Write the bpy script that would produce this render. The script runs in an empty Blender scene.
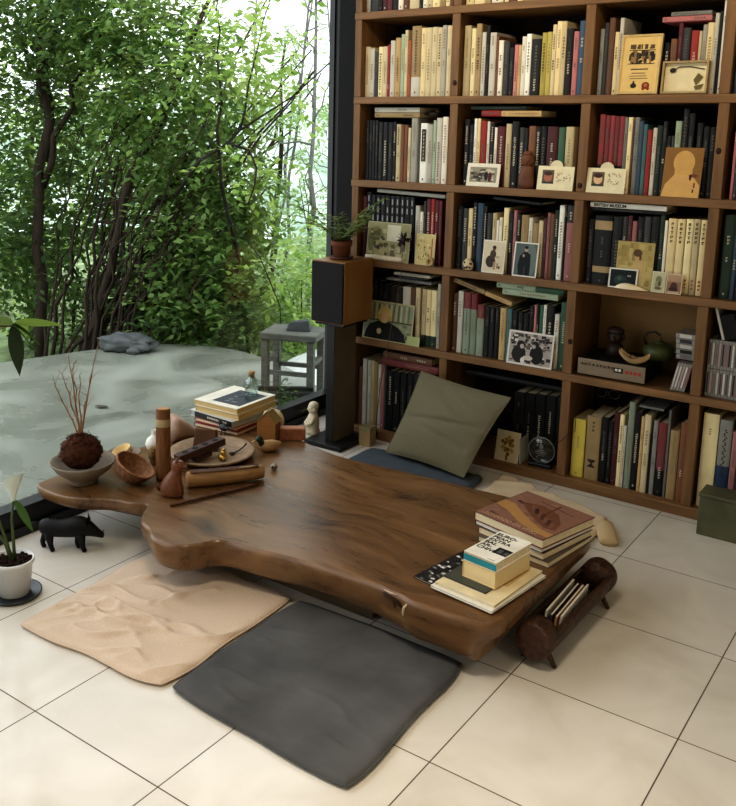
import bpy, bmesh, math, random
import numpy as np
from mathutils import Vector, Matrix, noise
PI = math.pi
R = math.radians
C = bpy.context.scene.collection
rng = random.Random(11)

# ------------------------------------------------------------------ materials
def lin(c):
    return tuple(((v / 255) / 12.92 if v / 255 <= .04045 else ((v / 255 + .055) / 1.055) ** 2.4) for v in c[:3])
MATS = {}
def mat(name, rgb, rough=.6, spec=.4, var=.12, scale=14, metal=0, bump=0, trans=0, stretch=None, detail=4):
    """principled material whose colour wanders a little with an object-space noise"""
    if name in MATS: return MATS[name]
    m = bpy.data.materials.new(name); m.use_nodes = True; MATS[name] = m
    nt = m.node_tree; n = nt.nodes; b = n['Principled BSDF']; l = nt.links
    c = lin(rgb)
    b.inputs['Roughness'].default_value = rough
    b.inputs['Specular IOR Level'].default_value = spec
    b.inputs['Metallic'].default_value = metal
    tc = n.new('ShaderNodeTexCoord'); nz = n.new('ShaderNodeTexNoise')
    nz.inputs['Scale'].default_value = scale; nz.inputs['Detail'].default_value = detail
    if stretch:
        mp = n.new('ShaderNodeMapping'); mp.inputs['Scale'].default_value = stretch
        l.new(tc.outputs['Object'], mp.inputs[0]); l.new(mp.outputs[0], nz.inputs['Vector'])
    else:
        l.new(tc.outputs['Object'], nz.inputs['Vector'])
    r = n.new('ShaderNodeValToRGB')
    r.color_ramp.elements[0].position = .3; r.color_ramp.elements[1].position = .7
    r.color_ramp.elements[0].color = tuple(v * (1 - var) for v in c) + (1,)
    r.color_ramp.elements[1].color = tuple(min(1, v * (1 + var)) for v in c) + (1,)
    l.new(nz.outputs['Fac'], r.inputs[0]); l.new(r.outputs[0], b.inputs['Base Color'])
    if bump:
        bp = n.new('ShaderNodeBump'); bp.inputs['Strength'].default_value = bump; bp.inputs['Distance'].default_value = .01
        l.new(nz.outputs['Fac'], bp.inputs['Height']); l.new(bp.outputs[0], b.inputs['Normal'])
    return m

def node_mat(name):
    m = bpy.data.materials.new(name); m.use_nodes = True; MATS[name] = m
    return m, m.node_tree.nodes, m.node_tree.links, m.node_tree.nodes['Principled BSDF']

def mth(n, l, op, a, b=None, c=None):
    k = n.new('ShaderNodeMath'); k.operation = op
    for i, v in enumerate((a, b, c)):
        if v is None: continue
        if isinstance(v, (int, float)): k.inputs[i].default_value = v
        else: l.new(v, k.inputs[i])
    return k.outputs[0]

def mix(n, l, fac, a, b, mode='MIX'):
    k = n.new('ShaderNodeMix'); k.data_type = 'RGBA'; k.blend_type = mode
    for sock, v in ((k.inputs[0], fac), (k.inputs[6], a), (k.inputs[7], b)):
        if isinstance(v, (int, float)): sock.default_value = v
        elif isinstance(v, tuple): sock.default_value = v + (1,) if len(v) == 3 else v
        else: l.new(v, sock)
    return k.outputs[2]

def floor_material():
    m, n, l, b = node_mat('porcelain_tile')
    g = n.new('ShaderNodeNewGeometry'); s = n.new('ShaderNodeSeparateXYZ'); l.new(g.outputs['Position'], s.inputs[0])
    def edge(o):
        f = mth(n, l, 'FRACT', mth(n, l, 'ADD', mth(n, l, 'DIVIDE', o, .45), 20.5))
        return mth(n, l, 'ABSOLUTE', mth(n, l, 'SUBTRACT', f, .5))
    gx, gy = edge(s.outputs[0]), edge(s.outputs[1])
    gr = mth(n, l, 'LESS_THAN', mth(n, l, 'MINIMUM', gx, gy), .0038)
    w = n.new('ShaderNodeTexWhiteNoise'); w.noise_dimensions = '2D'
    cb = n.new('ShaderNodeCombineXYZ')
    for i, o in enumerate((s.outputs[0], s.outputs[1])):
        l.new(mth(n, l, 'FLOOR', mth(n, l, 'ADD', mth(n, l, 'DIVIDE', o, .45), 20)), cb.inputs[i])
    l.new(cb.outputs[0], w.inputs['Vector'])
    nz = n.new('ShaderNodeTexNoise'); nz.inputs['Scale'].default_value = 3.2; nz.inputs['Detail'].default_value = 6; nz.inputs['Distortion'].default_value = 1.2
    l.new(g.outputs['Position'], nz.inputs['Vector'])
    r = n.new('ShaderNodeValToRGB')
    r.color_ramp.elements[0].position = .3; r.color_ramp.elements[1].position = .7
    r.color_ramp.elements[0].color = lin((208, 201, 190)) + (1,); r.color_ramp.elements[1].color = lin((224, 219, 210)) + (1,)
    l.new(nz.outputs['Fac'], r.inputs[0])
    tint = mth(n, l, 'ADD', mth(n, l, 'MULTIPLY', w.outputs['Value'], .07), .94)
    tv = n.new('ShaderNodeCombineXYZ')
    for i in range(3): l.new(tint, tv.inputs[i])
    c1 = mix(n, l, 1.0, r.outputs[0], tv.outputs[0], 'MULTIPLY')
    l.new(mix(n, l, gr, c1, lin((84, 68, 50))), b.inputs['Base Color'])
    l.new(mth(n, l, 'ADD', mth(n, l, 'MULTIPLY', gr, .5), mth(n, l, 'ADD', mth(n, l, 'MULTIPLY', nz.outputs['Fac'], .1), .1)), b.inputs['Roughness'])
    b.inputs['Specular IOR Level'].default_value = .5
    return m

def slab_material():
    m, n, l, b = node_mat('walnut_slab')
    g = n.new('ShaderNodeTexCoord'); mp = n.new('ShaderNodeMapping'); mp.inputs['Scale'].default_value = (.8, 5.5, 4)
    warp = n.new('ShaderNodeTexNoise'); warp.inputs['Scale'].default_value = 2.4; warp.inputs['Detail'].default_value = 2
    l.new(g.outputs['Object'], warp.inputs['Vector'])
    vm = n.new('ShaderNodeVectorMath'); vm.operation = 'MULTIPLY_ADD'
    l.new(warp.outputs['Color'], vm.inputs[0]); vm.inputs[1].default_value = (.22, .22, .1); l.new(g.outputs['Object'], vm.inputs[2])
    l.new(vm.outputs[0], mp.inputs[0])
    g1 = n.new('ShaderNodeTexNoise'); g1.inputs['Scale'].default_value = 5; g1.inputs['Detail'].default_value = 8; g1.inputs['Roughness'].default_value = .65
    l.new(mp.outputs[0], g1.inputs['Vector'])
    g2 = n.new('ShaderNodeTexNoise'); g2.inputs['Scale'].default_value = 1.6; g2.inputs['Detail'].default_value = 3
    l.new(mp.outputs[0], g2.inputs['Vector'])
    r = n.new('ShaderNodeValToRGB'); e = r.color_ramp.elements
    e[0].position = .28; e[0].color = lin((58, 41, 27)) + (1,); e[1].position = .75; e[1].color = lin((152, 117, 78)) + (1,)
    k = e.new(.5); k.color = lin((110, 79, 49)) + (1,)
    fac = mth(n, l, 'ADD', mth(n, l, 'MULTIPLY', g1.outputs['Fac'], .55), mth(n, l, 'MULTIPLY', g2.outputs['Fac'], .45))
    l.new(fac, r.inputs[0]); col = r.outputs[0]
    s = n.new('ShaderNodeSeparateXYZ'); l.new(vm.outputs[0], s.inputs[0])
    # knots in the timber (object space = metres from the slab's origin)
    for kx, ky, ra in ((1.50 + .11, .555 + .11, .055), (1.22 + .11, .335 + .11, .05), (1.62 + .11, .95 + .11, .03), (1.33 + .11, .62 + .11, .02)):
        dx = mth(n, l, 'MULTIPLY', mth(n, l, 'SUBTRACT', s.outputs[0], kx - 1.4), .55)
        dy = mth(n, l, 'SUBTRACT', s.outputs[1], ky - .7)
        d = mth(n, l, 'SQRT', mth(n, l, 'ADD', mth(n, l, 'MULTIPLY', dx, dx), mth(n, l, 'MULTIPLY', dy, dy)))
        ff = n.new('ShaderNodeMapRange'); ff.inputs['From Min'].default_value = 0; ff.inputs['From Max'].default_value = ra
        ff.inputs['To Min'].default_value = .85; ff.inputs['To Max'].default_value = 0; l.new(d, ff.inputs['Value'])
        col = mix(n, l, ff.outputs[0], col, lin((44, 28, 22)))
    l.new(col, b.inputs['Base Color'])
    l.new(mth(n, l, 'ADD', mth(n, l, 'MULTIPLY', g1.outputs['Fac'], .24), .18), b.inputs['Roughness'])
    bp = n.new('ShaderNodeBump'); bp.inputs['Strength'].default_value = .14; bp.inputs['Distance'].default_value = .01
    l.new(g1.outputs['Fac'], bp.inputs['Height']); l.new(bp.outputs[0], b.inputs['Normal'])
    b.inputs['Specular IOR Level'].default_value = .55
    return m

def shelf_wood(name, rgb, axis):
    st = [9, 9, 9]; st[axis] = .9
    return mat(name, rgb, .5, .35, .28, 4, stretch=tuple(st), detail=6, bump=.05)

def glass_material(name, tint=(1, 1, 1), base=.03):
    m = bpy.data.materials.new(name); m.use_nodes = True; MATS[name] = m
    n = m.node_tree.nodes; l = m.node_tree.links; n.remove(n['Principled BSDF'])
    o = n['Material Output']; t = n.new('ShaderNodeBsdfTransparent'); t.inputs[0].default_value = tint + (1,)
    gl = n.new('ShaderNodeBsdfGlossy'); gl.inputs['Roughness'].default_value = .02
    lw = n.new('ShaderNodeLayerWeight'); lw.inputs['Blend'].default_value = .25
    mx = n.new('ShaderNodeMixShader')
    l.new(mth(n, l, 'ADD', mth(n, l, 'MULTIPLY', lw.outputs['Fresnel'], .14), base), mx.inputs[0])
    l.new(t.outputs[0], mx.inputs[1]); l.new(gl.outputs[0], mx.inputs[2]); l.new(mx.outputs[0], o.inputs['Surface'])
    return m

def leaf_material(name, dark, mid, light, trans=.5):
    m, n, l, b = node_mat(name)
    g = n.new('ShaderNodeNewGeometry'); r = n.new('ShaderNodeValToRGB'); e = r.color_ramp.elements
    e[0].color = lin(dark) + (1,); e[1].color = lin(light) + (1,); k = e.new(.5); k.color = lin(mid) + (1,)
    l.new(g.outputs['Random Per Island'], r.inputs[0]); l.new(r.outputs[0], b.inputs['Base Color'])
    b.inputs['Roughness'].default_value = .55; b.inputs['Specular IOR Level'].default_value = .3
    t = n.new('ShaderNodeBsdfTranslucent'); l.new(mix(n, l, .35, r.outputs[0], lin((170, 200, 90))), t.inputs['Color'])
    mx = n.new('ShaderNodeMixShader'); mx.inputs[0].default_value = trans
    l.new(b.outputs[0], mx.inputs[1]); l.new(t.outputs[0], mx.inputs[2]); l.new(mx.outputs[0], n['Material Output'].inputs['Surface'])
    return m

# ------------------------------------------------------------------ mesh building
class MB:
    def __init__(self): self.v = []; self.f = []; self.m = []; self.s = []
    def add(self, vs, fs, mi=0, smooth=False, M=None):
        o = len(self.v)
        self.v += [tuple(M @ Vector(p)) if M is not None else tuple(p) for p in vs]
        for f in fs:
            self.f.append(tuple(i + o for i in f)); self.m.append(mi); self.s.append(smooth)
        return self
    def box(self, x0, x1, y0, y1, z0, z1, mi=0, M=None):
        return self.add([(x0,y0,z0),(x1,y0,z0),(x1,y1,z0),(x0,y1,z0),(x0,y0,z1),(x1,y0,z1),(x1,y1,z1),(x0,y1,z1)],
            [(0,3,2,1),(4,5,6,7),(0,1,5,4),(1,2,6,5),(2,3,7,6),(3,0,4,7)], mi, False, M)
    def quad(self, pts, mi=0, M=None): return self.add(pts, [tuple(range(len(pts)))], mi, False, M)
    def prism(self, poly, z0, z1, mi=0, M=None, smooth=False):
        n = len(poly)
        vs = [(x, y, z0) for x, y in poly] + [(x, y, z1) for x, y in poly]
        fs = [tuple(range(n - 1, -1, -1)), tuple(range(n, 2 * n))] + [(i, (i + 1) % n, n + (i + 1) % n, n + i) for i in range(n)]
        return self.add(vs, fs, mi, smooth, M)
    def rings(self, rings, mi=0, cap=True, smooth=True, M=None, close=False):
        k = len(rings[0]); vs = [p for r in rings for p in r]; fs = []
        nr = len(rings)
        for a in range(nr if close else nr - 1):
            b = (a + 1) % nr
            for i in range(k): fs.append((a*k+i, a*k+(i+1)%k, b*k+(i+1)%k, b*k+i))
        if cap and not close: fs += [tuple(range(k - 1, -1, -1)), tuple(range((nr-1)*k, nr*k))]
        return self.add(vs, fs, mi, smooth, M)
    def lathe(self, prof, seg=28, mi=0, M=None, smooth=True, cap=True):
        return self.rings([[(r*math.cos(2*PI*i/seg), r*math.sin(2*PI*i/seg), z) for i in range(seg)] for r, z in prof], mi, cap, smooth, M)
    def tube(self, pts, rad, seg=7, mi=0, M=None):
        pts = [Vector(p) for p in pts]; rr = rad if isinstance(rad, (list, tuple)) else [rad]*len(pts)
        up = Vector((0, 0, 1)); rings = []; a = None
        for i, p in enumerate(pts):
            t = (pts[min(i+1, len(pts)-1)] - pts[max(i-1, 0)])
            t = t.normalized() if t.length > 1e-9 else up
            if a is None: a = t.cross(Vector((1, .13, .07)) if abs(t.x) < .9 else Vector((0, 1, .1))).normalized()
            else:
                a = a - t * a.dot(t); a.normalize()
            b = t.cross(a)
            rings.append([tuple(p + (a*math.cos(2*PI*k/seg) + b*math.sin(2*PI*k/seg))*rr[i]) for k in range(seg)])
        return self.rings(rings, mi, True, True, M)
    def ball(self, c, r, seg=18, nr=10, mi=0, M=None, jit=0, seed=0):
        rx, ry, rz = r if isinstance(r, (tuple, list)) else (r, r, r); rings = []
        for j in range(nr + 1):
            th = PI*(.02 + .96*j/nr); ring = []
            for i in range(seg):
                d = Vector((math.sin(th)*math.cos(2*PI*i/seg), math.sin(th)*math.sin(2*PI*i/seg), -math.cos(th)))
                k = 1 + (noise.noise(d*2.2 + Vector((seed, 0, 0)))*jit + noise.noise(d*6 + Vector((0, seed, 0)))*jit*.5 if jit else 0)
                ring.append((c[0]+d.x*rx*k, c[1]+d.y*ry*k, c[2]+d.z*rz*k))
            rings.append(ring)
        return self.rings(rings, mi, True, True, M)
    def grid(self, nx, ny, fn, mi=0, M=None, smooth=True):
        vs = [fn(i/nx, j/ny) for j in range(ny+1) for i in range(nx+1)]
        fs = [(j*(nx+1)+i, j*(nx+1)+i+1, (j+1)*(nx+1)+i+1, (j+1)*(nx+1)+i) for j in range(ny) for i in range(nx)]
        return self.add(vs, fs, mi, smooth, M)
    def build(self, name, mats, parent=None, loc=(0, 0, 0), rot=(0, 0, 0), bevel=0, subsurf=0):
        me = bpy.data.meshes.new(name); me.from_pydata(self.v, [], self.f)
        for m in (mats if isinstance(mats, (list, tuple)) else [mats]): me.materials.append(m)
        me.polygons.foreach_set('material_index', self.m); me.polygons.foreach_set('use_smooth', self.s); me.update()
        o = bpy.data.objects.new(name, me); C.objects.link(o); o.location = loc; o.rotation_euler = rot
        if parent is not None: o.parent = parent
        if bevel:
            b = o.modifiers.new('bevel', 'BEVEL'); b.width = bevel; b.segments = 2; b.limit_method = 'ANGLE'; b.angle_limit = R(40)
        if subsurf:
            s = o.modifiers.new('sub', 'SUBSURF'); s.levels = subsurf; s.render_levels = subsurf
        return o

def tag(o, label=None, cat=None, group=None, kind=None):
    if label: o['label'] = label
    if cat: o['category'] = cat
    if group: o['group'] = group
    if kind: o['kind'] = kind
    return o
def empty(name, loc, label=None, cat=None, rz=0, group=None, kind=None, rot=None):
    o = bpy.data.objects.new(name, None); C.objects.link(o); o.empty_display_size = .05
    o.location = loc; o.rotation_euler = rot if rot else (0, 0, rz)
    return tag(o, label, cat, group, kind)
def struct(o): o['kind'] = 'structure'; return o
def text(body, size, name, m, parent, loc, rot, align='LEFT', sx=1, bold=0, spacing=1, line=1):
    cu = bpy.data.curves.new(name, 'FONT'); cu.body = body; cu.size = size; cu.align_x = align; cu.offset = bold
    cu.space_character = spacing; cu.space_line = line; cu.extrude = .0003
    o = bpy.data.objects.new(name, cu); C.objects.link(o); o.location = loc; o.rotation_euler = rot; o.scale = (sx, 1, 1)
    cu.materials.append(m)
    bpy.context.view_layer.update(); dg = bpy.context.evaluated_depsgraph_get()
    me = bpy.data.meshes.new_from_object(o.evaluated_get(dg)); bpy.data.objects.remove(o); me.name = name
    if not me.materials: me.materials.append(m)
    o = bpy.data.objects.new(name, me); C.objects.link(o); o.location = loc; o.rotation_euler = rot; o.scale = (sx, 1, 1); o.parent = parent
    return o
def T(x=0, y=0, z=0, rx=0, ry=0, rz=0): return Matrix.Translation((x, y, z)) @ Matrix.Rotation(rz, 4, 'Z') @ Matrix.Rotation(ry, 4, 'Y') @ Matrix.Rotation(rx, 4, 'X')

# ------------------------------------------------------------------ camera (lens shift: the photograph is an off-centre crop)
cd = bpy.data.cameras.new('camera'); cam = bpy.data.objects.new('camera', cd); C.objects.link(cam)
FPX, PCX, PCY = 908.49, 327.94, 302.43
pitch, roll, yaw = .188759, .0164834, -.6298225
fw = Vector((math.sin(yaw)*math.cos(pitch), math.cos(yaw)*math.cos(pitch), -math.sin(pitch)))
rt = Vector((math.cos(yaw), -math.sin(yaw), 0)); upv = rt.cross(fw)
r2 = rt*math.cos(roll) + upv*math.sin(roll); u2 = -rt*math.sin(roll) + upv*math.cos(roll)
cam.matrix_world = Matrix(((r2.x, u2.x, -fw.x, 3.1711), (r2.y, u2.y, -fw.y, -1.7050), (r2.z, u2.z, -fw.z, 1.4768), (0, 0, 0, 1)))
cd.sensor_fit = 'VERTICAL'; cd.sensor_height = 24; cd.lens = 24*FPX/806
cd.shift_x = (368 - PCX)/806; cd.shift_y = -(403 - PCY)/806; cd.clip_start = .05; cd.clip_end = 200
bpy.context.scene.camera = cam
BOOKS = {
'0A': [(0.746,0.0206,0.099,'L'), (0.769,0.0416,0.104,'d'), (0.812,0.0202,0.088,'k'), (0.835,0.0235,0.100,'m'), (0.859,0.0271,0.101,'m'), (0.889,0.0283,0.089,'k'), (0.918,0.0266,0.090,'w'), (0.945,0.0289,0.099,'n'), (0.977,0.0500,0.102,'c'), (1.027,0.0192,0.096,'k'), (1.047,0.0240,0.091,'w'), (1.073,0.0204,0.086,'c'), (1.094,0.0397,0.087,'c'), (1.135,0.0274,0.088,'t'), (1.163,0.0192,0.076,'c'), (1.183,0.0168,0.078,'n')],
'0B': [(1.231,0.0389,0.071,'c'), (1.272,0.0535,0.075,'c'), (1.327,0.0290,0.072,'t'), (1.358,0.0538,0.072,'w'), (1.421,0.0188,0.057,'c'), (1.440,0.0359,0.070,'n'), (1.480,0.0277,0.060,'c'), (1.510,0.0274,0.058,'t'), (1.539,0.0411,0.055,'L'), (1.581,0.0389,0.052,'w'), (1.622,0.0305,0.050,'n'), (1.654,0.0302,0.055,'c'), (1.686,0.0299,0.052,'d'), (1.717,0.0296,0.050,'c')],
'1A': [(0.735,0.0274,0.225,'c'), (0.762,0.0257,0.217,'w'), (0.789,0.0219,0.201,'d'), (0.811,0.0244,0.222,'c'), (0.836,0.0243,0.223,'c'), (0.861,0.0144,0.230,'r'), (0.876,0.0266,0.247,'w'), (0.904,0.0296,0.258,'t'), (0.935,0.0193,0.272,'S'), (0.955,0.0166,0.289,'c'), (0.972,0.0191,0.244,'o'), (0.991,0.0494,0.304,'t2'), (1.042,0.0268,0.294,'c'), (1.069,0.0285,0.294,'c'), (1.098,0.0282,0.295,'c'), (1.127,0.0239,0.292,'c'), (1.151,0.0221,0.300,'L'), (1.175,0.0258,0.298,'c')],
'1B': [(1.244,0.0331,0.293,'c'), (1.280,0.0219,0.280,'c'), (1.302,0.0266,0.298,'t'), (1.331,0.0198,0.262,'L'), (1.352,0.0170,0.288,'k'), (1.369,0.0304,0.259,'w'), (1.403,0.0088,0.244,'n'), (1.412,0.0231,0.226,'w'), (1.436,0.0264,0.221,'d'), (1.464,0.0216,0.195,'k'), (1.487,0.0171,0.205,'p'), (1.505,0.0131,0.204,'t'), (1.519,0.0195,0.237,'w'), (1.539,0.0222,0.246,'w'), (1.563,0.0425,0.225,'k'), (1.608,0.0223,0.248,'y'), (1.631,0.0207,0.250,'y'), (1.653,0.0171,0.277,'c'), (1.671,0.0227,0.289,'c'), (1.694,0.0187,0.288,'c'), (1.714,0.0287,0.259,'k'), (1.745,0.0213,0.247,'p'), (1.767,0.0282,0.286,'b')],
'1C': [(1.853,0.0167,0.251,'g'), (1.871,0.0151,0.273,'d'), (1.887,0.0228,0.290,'n'), (1.913,0.0164,0.237,'c'), (1.930,0.0155,0.288,'w'), (2.108,0.0205,0.189,'k'), (2.130,0.0232,0.202,'n'), (2.156,0.0159,0.258,'m'), (2.172,0.0294,0.240,'d'), (2.204,0.0276,0.229,'r'), (2.232,0.0112,0.226,'c'), (2.244,0.0155,0.248,'L'), (2.260,0.0236,0.254,'c'), (2.284,0.0152,0.286,'L'), (2.300,0.0117,0.293,'k'), (2.312,0.0130,0.328,'w')],
'1D': [(2.359,0.0155,0.217,'b'), (2.376,0.0154,0.229,'L')],
'2A': [(0.768,0.0161,0.274,'k'), (0.785,0.0168,0.274,'k'), (0.802,0.0160,0.274,'k'), (0.819,0.0152,0.274,'k'), (0.835,0.0256,0.267,'k'), (0.861,0.0269,0.267,'k'), (0.889,0.0260,0.266,'k'), (0.916,0.0162,0.269,'k'), (0.933,0.0242,0.258,'c'), (0.959,0.0160,0.254,'n'), (0.976,0.0183,0.254,'n'), (0.996,0.0144,0.243,'c'), (1.011,0.0330,0.285,'L'), (1.060,0.0368,0.264,'wl'), (1.098,0.0252,0.258,'L'), (1.125,0.0153,0.277,'S'), (1.141,0.0277,0.312,'w'), (1.171,0.0274,0.292,'w')],
'2B': [(1.279,0.0251,0.282,'k'), (1.305,0.0206,0.260,'k'), (1.326,0.0137,0.286,'w'), (1.341,0.0153,0.286,'c'), (1.358,0.0279,0.276,'r'), (1.388,0.0126,0.274,'w'), (1.403,0.0184,0.269,'k'), (1.423,0.0125,0.250,'w'), (1.437,0.0363,0.254,'m'), (1.475,0.0253,0.265,'c'), (1.502,0.0323,0.276,'k'), (1.538,0.0216,0.251,'d'), (1.560,0.0167,0.248,'k'), (1.578,0.0308,0.257,'n'), (1.609,0.0227,0.254,'k'), (1.633,0.0233,0.256,'k'), (1.659,0.0462,0.256,'m'), (1.708,0.0274,0.253,'G'), (1.738,0.0346,0.256,'c')],
'2C': [(1.875,0.0225,0.305,'r2'), (1.900,0.0180,0.302,'r2'), (1.919,0.0179,0.301,'r2'), (1.938,0.0187,0.299,'r2'), (1.957,0.0194,0.299,'r2'), (1.977,0.0126,0.295,'g'), (1.991,0.0167,0.295,'c'), (2.008,0.0075,0.284,'n'), (2.017,0.0182,0.295,'g'), (2.036,0.0156,0.281,'b'), (2.053,0.0147,0.269,'T'), (2.069,0.0187,0.249,'r'), (2.090,0.0154,0.256,'w'), (2.106,0.0201,0.265,'E'), (2.127,0.0168,0.281,'k'), (2.146,0.0159,0.227,'k'), (2.163,0.0095,0.227,'d'), (2.173,0.0228,0.282,'S'), (2.199,0.0210,0.327,'k'), (2.222,0.0209,0.311,'k'), (2.254,0.0206,0.276,'k'), (2.278,0.0220,0.263,'k'), (2.302,0.0210,0.261,'k')],
'2D': [(2.380,0.0095,0.246,'p'), (2.390,0.0124,0.253,'d'), (2.404,0.0182,0.269,'k')],
'3A': [(0.750,0.0259,0.293,'m'), (0.777,0.0265,0.313,'ks'), (0.804,0.0248,0.315,'ks'), (0.830,0.0261,0.315,'ks'), (0.857,0.0259,0.315,'ks'), (0.883,0.0257,0.315,'ks'), (0.910,0.0256,0.316,'ks'), (0.936,0.0269,0.316,'ks'), (0.964,0.0252,0.316,'ks'), (0.990,0.0265,0.316,'ks'), (1.017,0.0234,0.316,'ks'), (1.047,0.0232,0.265,'L'), (1.072,0.0166,0.239,'w'), (1.090,0.0129,0.289,'d'), (1.105,0.0221,0.299,'m'), (1.128,0.0191,0.300,'r'), (1.149,0.0190,0.296,'m'), (1.169,0.0161,0.295,'m')],
'3B': [(1.248,0.0314,0.279,'k'), (1.281,0.0256,0.269,'d'), (1.308,0.0218,0.270,'c'), (1.331,0.0199,0.297,'k'), (1.352,0.0305,0.296,'b'), (1.385,0.0142,0.284,'k'), (1.401,0.0248,0.256,'d'), (1.428,0.0193,0.258,'c'), (1.448,0.0114,0.228,'w'), (1.461,0.0139,0.240,'w'), (1.480,0.0242,0.283,'c'), (1.506,0.0206,0.267,'k'), (1.528,0.0154,0.275,'p'), (1.545,0.0170,0.262,'k'), (1.564,0.0345,0.258,'t'), (1.600,0.0175,0.249,'w'), (1.619,0.0257,0.229,'t'), (1.646,0.0197,0.240,'c'), (1.668,0.0147,0.251,'m'), (1.683,0.0130,0.275,'p'), (1.697,0.0186,0.271,'n'), (1.716,0.0161,0.287,'E'), (1.734,0.0224,0.309,'w'), (1.758,0.0080,0.261,'k'), (1.767,0.0364,0.312,'p2')],
'3C': [(1.859,0.0239,0.261,'k'), (1.885,0.0723,0.278,'enc'), (1.961,0.0391,0.279,'k'), (2.002,0.0185,0.281,'d'), (2.022,0.0175,0.286,'m'), (2.041,0.0182,0.266,'p'), (2.061,0.0258,0.284,'k'), (2.088,0.0256,0.287,'d'), (2.116,0.0321,0.289,'k'), (2.150,0.0168,0.301,'E'), (2.168,0.0117,0.277,'w'), (2.181,0.0331,0.286,'cs'), (2.216,0.0295,0.286,'cs'), (2.249,0.0275,0.288,'cs'), (2.278,0.0233,0.290,'cs'), (2.304,0.0239,0.289,'cs')],
'3D': [(2.373,0.0388,0.314,'E'), (2.413,0.0154,0.300,'b'), (2.430,0.0198,0.303,'k')],
'4A': [(0.817,0.0291,0.282,'k'), (0.848,0.0296,0.279,'k'), (0.880,0.0352,0.264,'k'), (0.917,0.0348,0.262,'k'), (0.953,0.0359,0.261,'k'), (0.993,0.0426,0.268,'w'), (1.037,0.0232,0.269,'n'), (1.063,0.0251,0.271,'c'), (1.099,0.0221,0.268,'c2'), (1.122,0.0240,0.267,'c2'), (1.147,0.0293,0.268,'c2'), (1.179,0.0169,0.301,'L')],
'4B': [(1.245,0.0239,0.270,'n'), (1.271,0.0266,0.293,'L'), (1.302,0.0339,0.279,'S2'), (1.338,0.0298,0.278,'S2'), (1.370,0.0360,0.274,'S2'), (1.410,0.0229,0.264,'k'), (1.434,0.0245,0.259,'k'), (1.461,0.0207,0.246,'k'), (1.484,0.0304,0.246,'t'), (1.518,0.0230,0.237,'T'), (1.544,0.0237,0.229,'k'), (1.571,0.0236,0.227,'k'), (1.597,0.0234,0.223,'k'), (1.623,0.0215,0.258,'k'), (1.646,0.0103,0.264,'p'), (1.657,0.0119,0.270,'k'), (1.671,0.0161,0.266,'G'), (1.688,0.0135,0.268,'w'), (1.703,0.0335,0.270,'k'), (1.740,0.0216,0.237,'w'), (1.765,0.0345,0.299,'G')],
'5A': [(0.755,0.0228,0.290,'n'), (0.779,0.0259,0.335,'L'), (0.810,0.0209,0.333,'L'), (0.832,0.0168,0.334,'c'), (0.849,0.0191,0.330,'t'), (0.870,0.0166,0.330,'L'), (0.888,0.0189,0.325,'p'), (0.908,0.0125,0.323,'d'), (0.923,0.0343,0.299,'k'), (0.958,0.0340,0.299,'k'), (0.995,0.0359,0.302,'k'), (1.033,0.0340,0.305,'k'), (1.068,0.0300,0.309,'k')],
'5B': [(1.549,0.0471,0.297,'k'), (1.600,0.0464,0.300,'k'), (1.650,0.0458,0.305,'k'), (1.699,0.0451,0.308,'k'), (1.748,0.0478,0.313,'k')],
'5C': [(1.852,0.0548,0.253,'y'), (1.912,0.0599,0.276,'t3'), (1.975,0.0285,0.283,'k'), (2.006,0.0182,0.273,'k'), (2.026,0.0231,0.314,'m'), (2.050,0.0170,0.308,'c'), (2.068,0.0119,0.265,'w'), (2.083,0.0256,0.369,'S'), (2.111,0.0235,0.331,'k'), (2.137,0.0126,0.318,'t'), (2.150,0.0251,0.328,'c'), (2.176,0.0096,0.248,'k'), (2.187,0.0182,0.311,'g'), (2.207,0.0341,0.307,'rk'), (2.243,0.0094,0.365,'g'), (2.254,0.0364,0.286,'t'), (2.293,0.0277,0.324,'n')],
'5D': [(2.367,0.0573,0.381,'c'), (2.428,0.0458,0.366,'b2'), (2.477,0.0217,0.328,'p'), (2.501,0.0198,0.375,'d'), (2.523,0.0197,0.362,'k')],
}
# ------------------------------------------------------------------ room shell
YS = 1.8438            # front plane of the bookcase
floor = struct(MB().box(.385, 5.2, -4.2, 2.22, -.06, 0).build('floor', floor_material()))
plaster = mat('plaster', (214, 206, 190), .9, .2, .04, 3)
dark_panel = mat('dark_panel', (16, 14, 14), .6, .2, .2, 5)
struct(MB().box(.385, 5.2, 2.16, 2.26, 0, 2.6).build('wall_back', plaster))
struct(MB().box(5.2, 5.3, -4.2, 2.26, 0, 2.6).build('wall_right', plaster))
struct(MB().box(.385, 5.3, -4.3, -4.2, 0, 2.6).build('wall_front', plaster))
struct(MB().box(.385, 5.3, -4.3, 2.26, 2.6, 2.7).build('ceiling', plaster))
struct(MB().box(.47, .708, 2.06, 2.155, 0, 2.6).build('trim_1', dark_panel))
frame_black = mat('black_aluminium', (20, 20, 22), .45, .5, .1, 6)
frame_highlight = mat('jamb_highlight', (46, 46, 48), .4, .5, .1, 6)  # profile strip greyed to paint the thin highlight on the black jamb
win = empty('window_1', (.42, 0, 0), kind='structure')
MB().box(-.035, .045, -4.2, 2.097, 0, .035).box(-.035, .03, -4.2, 2.097, .035, .105).build('window_sill', frame_black, win)
MB().box(-.035, .045, 2.098, 2.155, 0, 2.6).build('window_jamb', frame_black, win)
MB().box(-.03, .0, 2.088, 2.0975, .106, 2.5).build('highlight_bead', frame_highlight, win)
MB().box(-.035, .04, -4.2, 2.097, 2.5, 2.6).build('window_head', frame_black, win)
MB().box(-.022, -.014, -4.2, 2.097, .105, 2.5).build('pane', glass_material('window_glass', (1, 1, 1), .006), win)

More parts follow.
